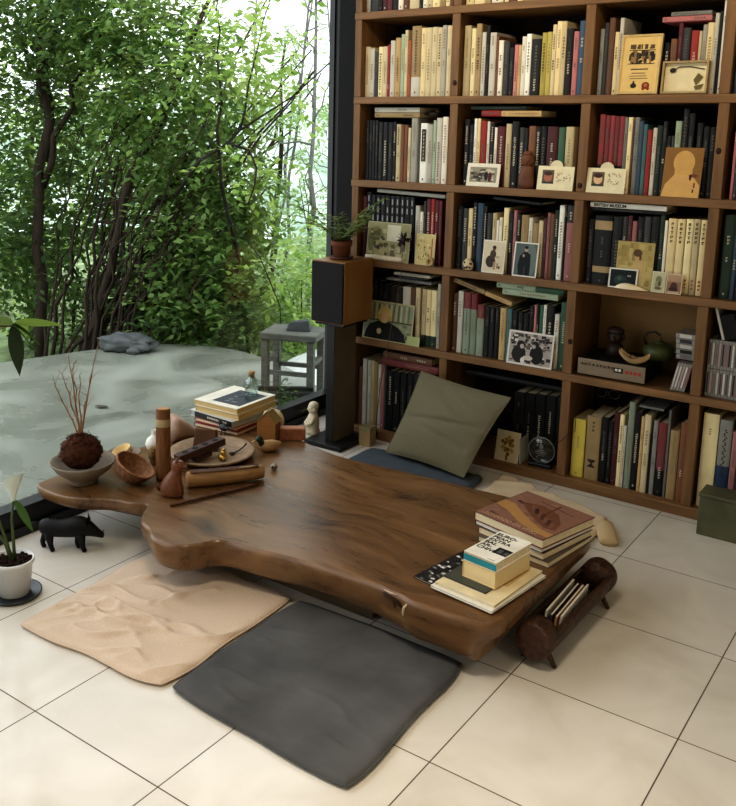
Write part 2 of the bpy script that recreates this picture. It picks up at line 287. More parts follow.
# ------------------------------------------------------------------ bookcase
pine_x = shelf_wood('pine_along', (128, 95, 62), 0)
pine_z = shelf_wood('pine_upright', (124, 91, 58), 2)
pine_shaded = mat('pine_back_shaded', (44, 31, 21), .8, .15, .25, 3, stretch=(8, 1, .6))  # shadow behind the books is painted into this dark brown
pine_lit = mat('pine_back_lit', (150, 122, 84), .8, .15, .12, 2, stretch=(1, 1, 6))  # paler copy, light on the amplifier bay's back painted in
case = empty('bookcase', (.714, YS, 0), 'tall open pine bookcase of thick boards filling the back wall', 'bookcase')
ZBOT = [0, .461, .843, 1.2126, 1.592, 1.966, 2.36]          # underside of every board
UPX = [(.714, .750), (1.217, 1.256), (1.803, 1.842), (2.317, 2.356), (2.905, 2.945)]
ox, oy = .714, YS
for i, z in enumerate(ZBOT):
    th = .045 if i == 0 else .032
    dx = [0, .0, .004, -.002, .002, 0, 0][i]
    MB().box(-.002 + dx, 2.945 - ox, -.006 if i < 3 else -.003, .30, z, z + th).build('shelf_board', pine_x, case, bevel=.003)
for r_ in range(6):
    z0 = ZBOT[r_] + (.045 if r_ == 0 else .032); z1 = ZBOT[r_+1]
    for k, (a, b) in enumerate(UPX):
        j = [0, -.003, .002, .003, -.002, 0][r_] if k else 0
        MB().box(a - ox + j, b - ox + j, 0, .295, z0, z1).build('upright', pine_z, case, bevel=.0025)
MB().box(0, 2.945 - ox, .297, .306, 0, 2.39).build('back_panel', pine_shaded, case)
amp_bay = MB().box(1.843 - ox, 2.316 - ox, .286, .296, .493, .843).build('back_panel', pine_lit, case)
kn = mat('dark_knot', (48, 26, 14), .6, .3, .2, 30)
kb = MB()
for x, z in ((1.826, .63), (1.822, 1.27), (2.335, 1.42), (1.238, 1.68)):
    kb.ball((x - ox, -.0005, z), (.010, .0025, .012), 10, 6)
kb.build('knot', kn, case)

# ------------------------------------------------------------------ books on the shelves
PAL = dict(c=(232, 212, 164), w=(238, 232, 216), t=(190, 160, 110), k=(24, 24, 27), d=(62, 63, 66), g=(128, 128, 124), r=(150, 46, 42), m=(92, 36, 42), p=(188, 118, 118), o=(196, 104, 62), G=(58, 98, 76), E=(40, 58, 45), b=(62, 88, 116), T=(72, 114, 118), y=(206, 188, 84), n=(124, 80, 55), L=(190, 188, 176), S=(156, 172, 148), R=(142, 58, 60), u=(44, 62, 92))
CN = dict(c='cream', w='white', t='tan', k='black', d='charcoal', g='grey', r='red', m='maroon', p='pink', o='orange', G='green', E='dark green', b='slate blue', T='teal', y='yellow', n='brown', L='pale grey', S='sage green')
def pm(c, v=0):
    k = (1, .86, 1.08, .94)[v % 4]; g = sum(PAL[c])/3; des = (0, .12, .06, .2)[v % 4]
    rgb = tuple(min(244, max(8, (p*(1-des) + g*des)*k)) for p in PAL[c])
    return mat('cover_%s_%d' % (CN.get(c, 'deep ' + c).replace(' ', '_'), v % 4), rgb, .5, .35, .12, 12)
pages = mat('page_block', (222, 208, 176), .9, .1, .1, 60, stretch=(30, 2, 2))
ink_dk = mat('dark_print', (58, 48, 40), .6, .2, .1, 20); ink_lt = mat('pale_print', (206, 198, 178), .6, .2, .1, 20)
ink_md = mat('faded_print', (150, 128, 96), .6, .2, .1, 20); ink_gr = mat('grey_print', (104, 100, 94), .6, .2, .1, 20)
ink_rd = mat('red_print', (160, 44, 40), .6, .2, .1, 20); ink_sv = mat('silver_print', (150, 152, 156), .4, .4, .1, 20)
# style: list of (from, to, colour) bands up the spine + printing style
STY = {'t2': ([(0, .28, 'w'), (.28, 1, 't')], None), 'r2': ([(0, .36, 'k'), (.36, 1, 'R')], 'lt'), 'S2': ([(0, .74, 'S'), (.74, 1, 'R')], 'dk'),
       'c2': ([(0, .2, 'E'), (.2, 1, 'c')], 'dk'), 'p2': ([(0, .77, 'p'), (.77, 1, 'd')], 'lt'), 'rk': ([(0, .36, 'k'), (.36, 1, 'R')], 'lt'),
       'b2': ([(0, .5, 'u'), (.5, 1, 'g')], 'cur'), 'enc': ([(0, .18, 'k'), (.18, .27, 't'), (.27, .8, 'k'), (.8, .93, 't'), (.93, 1, 'k')], 'lt'),
       'ks': ([(0, 1, 'k')], 'sv'), 'cs': ([(0, 1, 'c')], 'ttl'), 'wl': ([(0, 1, 'w')], 'lab'), 't3': ([(0, 1, 't')], 'log')}
NAME = {'t2': 'tan paper wrapped book with white foot', 'r2': 'red and black set volume', 'S2': 'sage set volume with red head', 'c2': 'cream book with dark green foot',
        'p2': 'pink book with charcoal head', 'rk': 'red and black book', 'b2': 'grey and blue art book', 'enc': 'thick black book with tan bands', 'ks': 'black set volume with silver lettering',
        'cs': 'cream set volume with dark title', 'wl': 'white book with tall black label', 't3': 'tan book with black emblem'}
ORD = ['first', 'second', 'third', 'fourth', 'fifth', 'sixth', 'seventh', 'eighth', 'ninth', 'tenth', 'eleventh', 'twelfth', 'thirteenth', 'fourteenth', 'fifteenth', 'sixteenth', 'seventeenth', 'eighteenth', 'nineteenth', 'twentieth', 'twenty-first', 'twenty-second', 'twenty-third', 'twenty-fourth', 'twenty-fifth', 'twenty-sixth', 'twenty-seventh']
ROWN = ['topmost shelf', 'second shelf down', 'third shelf down', 'fourth shelf down', 'fifth shelf down', 'bottom shelf']
COLN = {'A': 'window-side column', 'B': 'second column', 'C': 'third column', 'D': 'outermost column'}

def spine_print(mb, w, h, st, mi, mi2, seed):
    """little illegible glyph blocks down the spine, standing just proud of it"""
    q = random.Random(seed); y = -.0007; cx = w/2
    def blk(x0, x1, z0, z1, m=mi): mb.quad([(x0, y, z0), (x1, y, z0), (x1, y, z1), (x0, y, z1)], m)
    gw = min(w*.42, .0095)
    def run(z, n, size, gap=.25, m=mi, wid=1):
        for _ in range(n):
            if z - size < .012: break
            a = gw*wid*q.uniform(.75, 1)
            if q.random() < .5: blk(cx-a/2, cx+a/2, z-size*.3, z, m); blk(cx-a/2*q.uniform(.3, 1), cx+a/2*.4, z-size*.85, z-size*.42, m)
            else: blk(cx-a/2, cx-a*.12, z-size*.85, z, m); blk(cx+a*.05, cx+a/2, z-size*q.uniform(.5, .85), z, m)
            z -= size*(1+gap)
        return z
    if st == 'sv':
        for k in range(5):
            z = h*(.95 - .13*k); blk(cx-gw*.35, cx+gw*.35, z-h*.085, z) if q.random() < .8 else None
        blk(cx-gw*.4, cx+gw*.4, h*.2, h*.207); return
    if st == 'ttl':
        run(h*.95, 5, .013, .3, mi); run(h*.2, 4, .011, .35, mi2); return
    if st == 'lab':
        blk(cx-w*.3, cx+w*.3, h*.36, h*.9, mi2); y = -.0012
        run(h*.86, 9, .012, .35, mi, .8); blk(cx-.003, cx+.003, .012, .02, mi2); return
    if st == 'log':
        run(h*.92, 3, .011, .5, mi2); blk(w*.22, w*.78, h*.30, h*.325, mi2); blk(w*.22, w*.78, h*.20, h*.215, mi2)
        mb.quad([(w*.25, y, h*.3), (w*.75, y, h*.3), (w*.55, y, h*.26), (w*.45, y, h*.26)], mi2); mb.quad([(w*.25, y, h*.215), (w*.45, y, h*.26), (w*.55, y, h*.26), (w*.75, y, h*.215)], mi2); return
    if st == 'cur':
        for k in range(26):
            z = h*(.9 - .02*k); a = gw*.5*math.sin(k*1.9); blk(cx+a-.003, cx+a+.003, z-h*.016, z)
        return
    z = h*q.uniform(.62, .95); z = run(z, q.randint(3, 11), q.uniform(.0055, .0105)*min(1, .6+w*20), .3)
    if q.random() < .7: z = run(min(z, h*.5), q.randint(2, 5), .008, .3, mi if q.random() < .75 else mi2)
    if q.random() < .6: blk(cx-gw*.3, cx+gw*.3, h*.05, h*.05+.007)

def book_mesh(w, h, d, code, seed, printed=True):
    bands, st = STY.get(code, ([(0, 1, code)], 'auto'))
    if st == 'auto': st = 'lt' if code in 'kdmrGEbTnpgo' else 'dk'
    mats = []; mb = MB()
    def mi(m):
        if m not in mats: mats.append(m)
        return mats.index(m)
    pg = mi(pages); k = min(1, w/.03)
    prof = [(0, .0042*k), (.16, .001*k), (.5, 0), (.84, .001*k), (1, .0042*k)]
    t = min(.0022, w*.16)
    for a, b, c in bands:
        m = mi(pm(c, seed)); z0, z1 = a*h, b*h
        poly = [(w*u, v) for u, v in prof] + [(w, d), (w-t, d), (w-t, .008), (t, .008), (t, d), (0, d)]
        mb.prism(poly, z0, z1, m)
    mb.box(t, w-t, .008, d-.004, .003, h-.003, pg)
    if printed:
        a, b = (mi({'lt': (ink_lt, ink_gr, ink_gr)[seed % 3], 'sv': ink_sv, 'dk': (ink_dk, ink_md, ink_md)[seed % 3]}.get(st, ink_dk)), mi(ink_rd if st == 'ttl' else ink_md if st == 'dk' else (ink_dk if st in ('lab', 'log') else ink_lt)))
        if st == 'lab': a, b = mi(ink_lt), mi(ink_dk)
        if st == 'cur': a = mi(ink_dk)
        spine_print(mb, w, h, st, a, b, seed)
    return mb, mats
def shelf_book(x, w, h, code, zb, label, group, y=YS+.03, d=None, rot=(0, 0, 0), name='book'):
    sd = int(x*9173 + zb*131 + w*7)
    mb, mats = book_mesh(w, h, d or min(.25, max(.12, h*.72)), code, sd, w > .011)
    return tag(mb.build(name, mats, None, (x, y, zb), rot), label, 'book', group)
def size_words(w, h, hs, ws):
    a = 'tall' if h >= hs*1.1 else ('short' if h < hs*.86 else '')
    b = 'thick' if w > ws*1.45 else ('thin' if w < ws*.72 else '')
    return (a + ' ' + b).strip()
LIM = {'A': (.752, 1.2145), 'B': (1.259, 1.8005), 'C': (1.845, 2.3145), 'D': (2.359, 2.9)}
UNDER = {1: [(2.08, 2.27, 1.886)], 2: [(.80, 1.06, 1.531), (1.06, 1.15, 1.533), (1.3, 1.635, 1.538)], 3: [(.83, 1.2, 1.178), (1.425, 1.655, 1.170), (1.855, 2.17, 1.171)], 4: [(.895, 1.15, .782), (1.24, 1.425, .775), (1.41, 1.56, .725), (1.49, 1.78, .784)], 5: [(.885, 1.2, .367), (1.29, 1.78, .377), (1.90, 2.03, .384), (2.115, 2.22, .397)]}
for key, lst in BOOKS.items():
    row, col = int(key[0]), key[1]; zb = ZBOT[5-row] + (.045 if row == 5 else .032)
    if row == 0: lst = [(x, w, .2 + (abs(h)*7919 % 1)*.06, c) for x, w, h, c in lst]
    lo, hi = LIM[col]; a0 = lst[0][0]; a1 = lst[-1][0] + lst[-1][1]; n0, n1 = max(a0, lo), min(a1, hi)
    k = (n1 - n0)/(a1 - a0)
    hs = sum(b[2] for b in lst)/len(lst); ws = sum(b[1] for b in lst)/len(lst)
    for i, (x, w, h, c) in enumerate(lst):
        xx = n0 + (x - a0)*k
        for u0, u1, uz in UNDER.get(row, []):
            if xx < u1 and xx + w*k > u0: h = min(h, uz - zb - .0008)
        nm = NAME.get(c) or (CN[c] + ' book'); sz = '' if c in NAME else size_words(w, h, hs, ws)
        lab = (sz + ' ' + nm).strip() + ', ' + ORD[i] + ' from window end, ' + COLN[col] + ', ' + ROWN[row]
        shelf_book(n0 + (x - a0)*k, w*k - .0005, min(h, .34 if row != 5 else .405), c, zb + .0002, lab, 'books standing on the %s, %s' % (ROWN[row], COLN[col]), YS + (.10 if key == '5B' else .03), .18 if key == '5B' else None)
# ------------------------------------------------------------------ things lying on the books
BT = [ZBOT[5-r_] + (.045 if r_ == 5 else .032) + .0008 for r_ in range(6)]       # top of the board under each row
def flat_book(x0, x1, z0, z1, code, label, slope=0, y=YS+.03, d=.17, name='book', group=None, printed=True):
    """a book lying on its side, spine towards the room"""
    L = x1 - x0; th = z1 - z0
    mb, mats = book_mesh(th, L, d, code, int(x0*977 + z0*311), printed)
    o = mb.build(name, mats, None, (x0, y, z1), (0, R(90) + slope, 0))
    return tag(o, label, 'book', group)
G_FLAT = 'books lying flat on top of standing books'
flat_book(2.116, 2.26, 1.9075, 1.922, 'g', 'grey book lying flat, topmost of the two above the flower box', group=G_FLAT)
flat_book(2.086, 2.262, 1.887, 1.906, 'p', 'pink and grey book lying flat under the grey one, above the flower box', group=G_FLAT)
flat_book(.812, 1.052, 1.555, 1.577, 'L', 'upper of two pale books lying flat, window-side column, third shelf down', group=G_FLAT)
flat_book(.812, 1.052, 1.532, 1.5535, 't', 'lower of two pale books lying flat, window-side column, third shelf down', group=G_FLAT)
flat_book(1.357, 1.447, 1.540, 1.566, 'r', 'small red book lying flat above the wooden figurine', group=G_FLAT)
flat_book(1.449, 1.627, 1.540, 1.564, 't', 'tan book lying flat end to end with the small red one', group=G_FLAT)
flat_book(1.306, 1.559, 1.5675, 1.583, 'E', 'dark green book lying flat on the small red book', group=G_FLAT)
flat_book(1.86, 2.16, 1.1865, 1.2065, 'w', 'long white museum book lying flat, fourth shelf down', group=G_FLAT, printed=False)
text('BRITISH MUSEUM', .017, 'spine_lettering', ink_dk, [o for o in C.objects if o.get('label', '').startswith('long white museum')][0], (.0165, -.0008, .015), (R(90), R(-90), 0), bold=.0004)
flat_book(1.87, 2.163, 1.172, 1.186, 'k', 'thin black book lying flat under the long white one', group=G_FLAT)
flat_book(.942, 1.136, .812, .826, 'L', 'pale book lying flat, topmost of the small pile beside the speaker', group=G_FLAT)
flat_book(.971, 1.10, .796, .8115, 'k', 'black book lying flat, middle of the small pile beside the speaker', group=G_FLAT)
flat_book(.901, 1.145, .783, .7955, 'g', 'grey book lying flat, lowest of the small pile beside the speaker', group=G_FLAT)
flat_book(1.468, 1.648, .8125, .837, 'S', 'sage book lying flat under the board, beside the leaning tan books', group=G_FLAT)
flat_book(1.650, 1.772, .8125, .836, 'G', 'green book lying flat at the end of the sage one', group=G_FLAT)
flat_book(1.497, 1.75, .785, .811, 'S', 'sage book with large dark lettering lying flat below two others', group=G_FLAT)
flat_book(.895, 1.163, .402, .436, 'n', 'brown book lying flat on the red one behind the cushion', group=G_FLAT)
flat_book(.889, 1.195, .368, .4005, 'R', 'bright red book lying flat on black volumes behind the cushion', group=G_FLAT)
flat_book(2.12, 2.215, .399, .408, 'g', 'thin grey book lying flat on the bottom shelf row', group=G_FLAT)
flat_book(.837, 1.198, 1.190, 1.206, 'L', 'pale blue-grey box lid lying tilted on the black set volumes', slope=R(1.5), group=G_FLAT, printed=False)
flat_book(1.43, 1.65, 1.190, 1.2035, 'k', 'black folder lying slanted on the fourth shelf down', slope=R(3.5), group=G_FLAT, printed=False)
flat_book(1.262, 1.42, .812, .832, 't', 'tan book sloping down from the upright, upper of two end to end', slope=R(15), group=G_FLAT)
flat_book(1.418, 1.55, .769, .789, 't', 'tan book sloping downwards, lower of two end to end', slope=R(15), group=G_FLAT)
flat_book(1.30, 1.775, .378, .40, 'k', 'flat black case lying on the black volumes of the bottom shelf', y=YS+.10, d=.16, printed=False, name='media_case')

# ------------------------------------------------------------------ pictures, cards and ornaments on the shelves
def col(rgb, rough=.55): return mat('print_%d_%d_%d' % rgb, rgb, rough, .25, .06, 30)
def ell(cx, cy, rx, ry, n=18, a0=0, a1=2*PI): return [(cx + rx*math.cos(a0 + (a1-a0)*i/n), cy + ry*math.sin(a0 + (a1-a0)*i/n)) for i in range(n + (0 if abs(a1-a0-2*PI) < .01 else 1))]
def rect(x0, y0, x1, y1): return [(x0, y0), (x1, y0), (x1, y1), (x0, y1)]
def pic(parent, w, h, x, z, bg, shapes, name='print', y=-.0003):
    """a printed picture: flat patches of colour, 0..1 across and up, lying on its mount"""
    mats = [col(bg)]; mb = MB(); mb.quad([(x, y, z), (x+w, y, z), (x+w, y, z+h), (x, y, z+h)], 0)
    for i, (poly, c) in enumerate(shapes):
        m = col(c)
        if m not in mats: mats.append(m)
        yy = y - .00012*(i+1)/max(1, len(shapes)/6)
        mb.quad([(x + min(1, max(0, a))*w, yy, z + min(1, max(0, b))*h) for a, b in poly], mats.index(m))
    return mb.build(name, mats, parent)
def card(name, x, w, h, zb, label, cat, bg=(232, 226, 208), th=.0018, y=YS+.002, lean=8, rz=0, group=None):
    t = empty(name, (x, y, zb), label, cat, group=group, rot=(R(-lean), 0, R(rz)))
    MB().box(0, w, 0, th, 0, h).build('mount', col(bg), t)
    return t
def speck(seed, n, x0, y0, x1, y1, s, cols):
    q = random.Random(seed); o = []
    for _ in range(n):
        a, b = q.uniform(x0, x1-s), q.uniform(y0, y1-s); k, j = s*q.uniform(.4, 1.2), s*q.uniform(.4, 1.2)
        o.append((rect(a, b, min(x1, a+k), min(y1, b+j)), q.choice(cols)))
    return o
DK = (44, 40, 38); MIDB = (120, 96, 70)
# framed print leaning on the second shelf
t = empty('framed_print', (1.944, YS+.0, BT[1]+.0016), 'cream framed print with dark picture and seal, leaning on second shelf down', 'framed print', rot=(R(-7), 0, 0))
fr = MB(); W_, H_ = .152, .222
for a in ((0, W_, 0, .008), (0, W_, H_-.008, H_), (0, .008, .008, H_-.008), (W_-.008, W_, .008, H_-.008)): fr.box(a[0], a[1], -.004, .010, a[2], a[3])
fr.build('frame', mat('pale_wood_frame', (206, 178, 124), .5, .3, .15, 20), t)
pic(t, W_-.016, H_-.016, .008, .008, (228, 196, 130), speck(3, 46, .16, .5, .9, .76, .1, [DK, (70, 56, 44), (150, 120, 80)]) + [(rect(.16, .5, .9, .515), DK), (rect(.16, .745, .9, .76), DK)]
    + speck(5, 16, .18, .78, .92, .86, .09, [(96, 76, 54)]) + [(rect(.26, .40, .74, .42), DK), (rect(.30, .33, .68, .345), (110, 84, 60)), (rect(.24, .28, .72, .292), (110, 84, 60)), (rect(.26, .235, .76, .247), (110, 84, 60)),
    (ell(.38, .11, .085, .045), DK), (ell(.38, .15, .03, .05), DK), (ell(.72, .11, .11, .065), (134, 52, 40)), (ell(.66, .055, .04, .03), (134, 52, 40)), (ell(.79, .055, .04, .03), (134, 52, 40)), (ell(.72, .12, .05, .03), (180, 110, 80))])
# shadow box with dried flowers
t = empty('shadow_box', (2.108, YS+.0, BT[1]+.0016), 'open wooden shadow box holding a dried flower and leaves', 'shadow box', rot=(R(-5), 0, 0))
fb = MB(); W_, H_ = .165, .118
for a in ((0, W_, 0, .007), (0, W_, H_-.007, H_), (0, .007, .007, H_-.007), (W_-.007, W_, .007, H_-.007)): fb.box(a[0], a[1], -.004, .018, a[2], a[3])
fb.build('frame', mat('weathered_frame', (168, 146, 108), .6, .2, .15, 20), t)
MB().box(.007, W_-.007, .014, .017, .007, H_-.007).build('backing', col((232, 218, 180)), t)
d = MB(); d.tube([(.04, .010, .09), (.06, .010, .098), (.10, .010, .098), (.148, .010, .088)], .0016, 5); d.ball((.036, .009, .086), (.012, .004, .009), 10, 6)
d.build('dried_flower', mat('dried_stem', (52, 48, 36), .8), t)
d = MB(); d.quad([(.122, .011, .03), (.146, .010, .06), (.128, .009, .075), (.112, .010, .05)]); d.quad([(.115, .012, .028), (.15, .011, .036), (.142, .010, .018), (.122, .011, .014)])
d.build('dried_leaf', mat('dried_leaf', (108, 96, 58), .8), t)
# cards on the third shelf
t = card('photo_card', 1.312, .154, .098, BT[2], 'white bordered colour photo card beside the wooden figurine', 'photo card')
pic(t, .126, .064, .014, .018, (150, 146, 128), speck(7, 60, 0, 0, 1, 1, .16, [(60, 56, 50), (200, 192, 170), (110, 104, 92), (96, 60, 50)]) + [(ell(.62, .4, .07, .3), (40, 34, 36)), (ell(.76, .38, .07, .3), (90, 40, 40))])
def calendar(x, label, face):
    t = card('desk_calendar', x, .154, .098, BT[2], label, 'calendar', (236, 226, 192), group='desk calendars on the third shelf down')
    MB().prism(ell(.077, .098, .027, .024, 16, 0, PI), 0, .0018, 0, Matrix.Rotation(R(90), 4, 'X') @ Matrix.Translation((0, 0, -.0018))).build('tab', col((226, 216, 184)), t)
    pic(t, .05, .056, .02, .026, (110, 92, 76), [(ell(.5, .5, .36, .36), face), (ell(.5, .74, .36, .16), (70, 52, 44)), (rect(0, 0, 1, .14), (56, 66, 60))])
    pic(t, .062, .06, .080, .026, (234, 224, 190), speck(int(x*100), 26, 0, .1, 1, .95, .09, [(150, 140, 112), (190, 176, 140), (206, 150, 120)]), 'date_grid')
    pic(t, .13, .008, .012, .008, (236, 226, 192), speck(int(x*130), 14, 0, 0, 1, 1, .05, [(176, 160, 124)]), 'foot_print')
calendar(1.637, 'cream desk calendar with dark portrait beside the green book', (176, 112, 92))
calendar(1.846, 'cream desk calendar with pale face below the red set volumes', (226, 190, 150))
# wooden figurine
t = empty('wooden_figurine', (1.585, YS+.016, BT[2]), 'dark carved wooden figurine standing between photo card and desk calendar', 'figurine')
wd = mat('dark_carved_wood', (104, 62, 38), .5, .35, .3, 30, bump=.3)
MB().lathe([(.002, 0), (.033, .002), (.036, .02), (.034, .05), (.028, .08), (.02, .092), (.014, .096)], 20, M=Matrix.Diagonal((1, .36, 1, 1))).build('body', wd, t)
b = MB(); b.ball((0, 0, .118), (.030, .0125, .030), 18, 10, jit=.15); b.ball((0, -.001, .143), (.021, .010, .012), 14, 6); b.ball((-.011, -.011, .12), .004, 8, 5); b.ball((.011, -.011, .12), .004, 8, 5); b.box(-.003, .003, -.0145, -.008, .106, .117)
b.build('head', wd, t)
# painted board
t = card('painted_board', 2.140, .140, .186, BT[2], 'brown painted board with pale rounded shape, leaning below dark books', 'painting', (150, 106, 58), th=.003)
pic(t, .14, .186, 0, 0, (142, 104, 58), [(ell(.52, .70, .28, .24), (206, 164, 100)), (rect(.3, .3, .76, .72), (206, 164, 100)), ([(.0, 0), (.98, 0), (.98, .25), (.76, .45), (.3, .45), (.08, .25)], (212, 170, 106)), (ell(.8, .44, .12, .035), (120, 66, 48)), (ell(.72, .40, .03, .06), (60, 40, 36)), (rect(.82, .2, .86, .3), (110, 60, 40)), (rect(.8, .1, .84, .17), (90, 56, 40))])
# fourth shelf: cards by the speaker
t = card('landscape_card', .80, .235, .18, BT[3], 'greenish landscape card with white patch behind the dark flower', 'picture card', (176, 172, 138), lean=6)
pic(t, .227, .172, .004, .004, (150, 146, 108), [(rect(.46, .52, .78, .96), (206, 204, 182)), (ell(.2, .5, .2, .4), (120, 122, 84)), (ell(.32, .3, .18, .3), (164, 154, 116))] + speck(12, 34, 0, 0, .5, .9, .1, [(96, 92, 62), (178, 170, 128), (70, 60, 48)]) + speck(13, 20, .5, 0, 1, .5, .12, [(104, 98, 74), (180, 172, 140)]))
t = card('patterned_card', 1.066, .10, .142, BT[3], 'yellow-beige patterned card behind the roll of tape', 'picture card', (214, 200, 150), lean=5, y=YS+.006)
pic(t, .092, .134, .004, .004, (206, 190, 134), speck(14, 44, .05, .05, .8, .95, .08, [(160, 140, 84), (224, 212, 166), (140, 118, 70)]) + [(rect(.84, .1, .9, .9), (186, 92, 70))])
scroll = MB(); scroll.tube([(0, 0, .012), (.05, .001, .013), (.11, 0, .012), (.17, -.001, .012), (.21, 0, .012)], [.010, .0125, .0115, .012, .010], 12)
tag(scroll.build('paper_roll', mat('crumpled_paper', (226, 214, 188), .8, .2, .08, 60, bump=.5), None, (.80, YS-.008+.012, BT[3])), 'white crumpled paper roll lying below the landscape card', 'paper roll')
rg = MB(); rg.rings([[(.0195*k*math.cos(a), y_, .0195*k*math.sin(a)) for k, y_ in ((.5, -.009), (1, -.009), (1, .009), (.5, .009))] for a in [2*PI*i/24 for i in range(24)]], close=True)
tag(rg.build('tape_roll', mat('tan_tape', (176, 152, 104), .5), None, (1.148, YS-.006+.012, BT[3]+.0197)), 'small roll of tan tape standing by the upright', 'tape roll')
# photo cards on the fourth shelf, second column
t = card('photo_card', 1.404, .104, .142, BT[3], 'pale photo card of a seated woman in dark dress', 'photo card', (236, 228, 208), rz=2)
pic(t, .094, .13, .005, .006, (218, 206, 180), [(ell(.36, .34, .24, .2), (64, 52, 46)), (ell(.46, .58, .15, .15), (78, 62, 52)), (ell(.5, .78, .085, .08), (112, 84, 66)), (ell(.5, .82, .09, .055), (54, 42, 38)), (rect(.5, .08, .62, .34), (176, 150, 122)), (rect(.68, .12, .74, .3), (150, 120, 96)), (ell(.7, .5, .1, .04), (196, 168, 140)), (ell(.8, .16, .06, .05), (120, 92, 74))])
t = card('photo_card', 1.549, .108, .146, BT[3], 'white bordered photo card of a person dressed in black', 'photo card', (236, 232, 220), rz=1)
pic(t, .096, .134, .006, .006, (92, 104, 104), [(ell(.72, .5, .3, .5), (112, 124, 120)), ([(.22, .0), (.74, .0), (.74, .4), (.72, .66), (.56, .74), (.4, .74), (.22, .6), (.16, .3)], (22, 22, 26)), (ell(.5, .83, .085, .085), (190, 166, 146)), (ell(.5, .88, .09, .05), (36, 32, 32)), (ell(.4, .62, .05, .05), (186, 160, 140)), (rect(.46, 0, .5, .3), (70, 78, 80))])
t = empty('ceramic_ornament', (1.335, YS+.012, BT[3]), 'small black and cream patterned ceramic ornament', 'ornament')
MB().lathe([(.012, 0), (.022, .002), (.027, .018), (.025, .034), (.016, .044), (.012, .05)], 16, M=Matrix.Diagonal((1, .45, 1, 1))).build('body', mat('cream_glaze', (206, 184, 140), .3, .5, .1, 20), t)
b = MB(); q = random.Random(4)
for k in range(9):
    a = q.uniform(-.9, .9); zz = q.uniform(.008, .036); b.ball((.025*math.sin(a), -.0112*math.cos(a)+.0004, zz), (.006, .0022, .005), 8, 4)
b.build('glaze_spot', mat('black_glaze', (30, 28, 28), .3, .5), t)
# third column, fourth shelf
t = card('figure_painting', 1.986, .145, .186, BT[3], 'yellow-green painted panel of a faint standing figure', 'painting', (176, 156, 94), th=.003, y=YS+.010, lean=5)
pic(t, .145, .186, 0, 0, (178, 160, 100), speck(21, 60, 0, 0, 1, 1, .16, [(160, 142, 84), (190, 174, 116), (150, 132, 84), (172, 146, 90)]) + [(ell(.62, .3, .22, .34), (190, 168, 112)), (ell(.6, .5, .15, .14), (196, 170, 118)), (ell(.58, .70, .10, .11), (198, 160, 112)), (ell(.56, .77, .12, .08), (98, 72, 46)), (ell(.64, .68, .03, .07), (98, 72, 46))])
t = empty('small_framed_photo', (1.966, YS-.002, BT[3]), 'small dark photo in white frame standing before the figure painting', 'framed photo', rot=(R(-8), 0, R(3)))
fb = MB()
for a in ((0, .112, 0, .006), (0, .112, .073, .079), (0, .006, .006, .073), (.106, .112, .006, .073)): fb.box(a[0], a[1], -.002, .003, a[2], a[3])
fb.build('frame', col((226, 224, 216)), t)
pic(t, .10, .067, .006, .006, (26, 34, 36), [(ell(.4, .4, .26, .3), (44, 62, 58)), (ell(.36, .5, .1, .14), (74, 92, 84)), (rect(.66, .62, .8, .72), (150, 156, 150)), (ell(.6, .25, .2, .14), (40, 54, 56))])
sh = MB(); sh.grid(20, 12, lambda u, v: ((u-.5)*.135, (-.5+v)*.03*math.sin(PI*min(.999, max(.001, u**.8))), .001+.022*max(0, math.sin(PI*min(1, u**.7)))*max(0, math.sin(PI*v))))
sh.grid(20, 2, lambda u, v: ((u-.5)*.135, (-.5+v)*.03*math.sin(PI*min(.999, max(.001, u**.8))), .0008))
tag(sh.build('seashell', mat('cream_shell', (238, 220, 184), .35, .5, .06, 40), None, (2.06, YS+.004-.014+.008, BT[3])), 'long cream seashell lying before the small framed photo', 'seashell')
t = card('small_card', 2.134, .052, .081, BT[3], 'small card with green floral print beside the seashell', 'card', (222, 214, 190), y=YS+.0)
pic(t, .046, .075, .003, .003, (196, 192, 160), [(ell(.5, .6, .26, .22), (128, 132, 96)), (ell(.4, .36, .2, .2), (150, 150, 112)), (ell(.6, .42, .12, .14), (90, 84, 66)), (ell(.5, .18, .3, .08), (116, 104, 78))])
t = card('small_card', 2.188, .060, .078, BT[3], 'small brown photo card standing before cream set volumes', 'card', (214, 196, 168), y=YS+.001)
pic(t, .052, .07, .004, .004, (150, 114, 92), [(rect(0, .62, 1, 1), (182, 150, 122)), (ell(.5, .34, .26, .26), (86, 58, 48)), (ell(.48, .2, .34, .12), (66, 46, 40)), (rect(.1, 0, .9, .1), (196, 170, 140))])
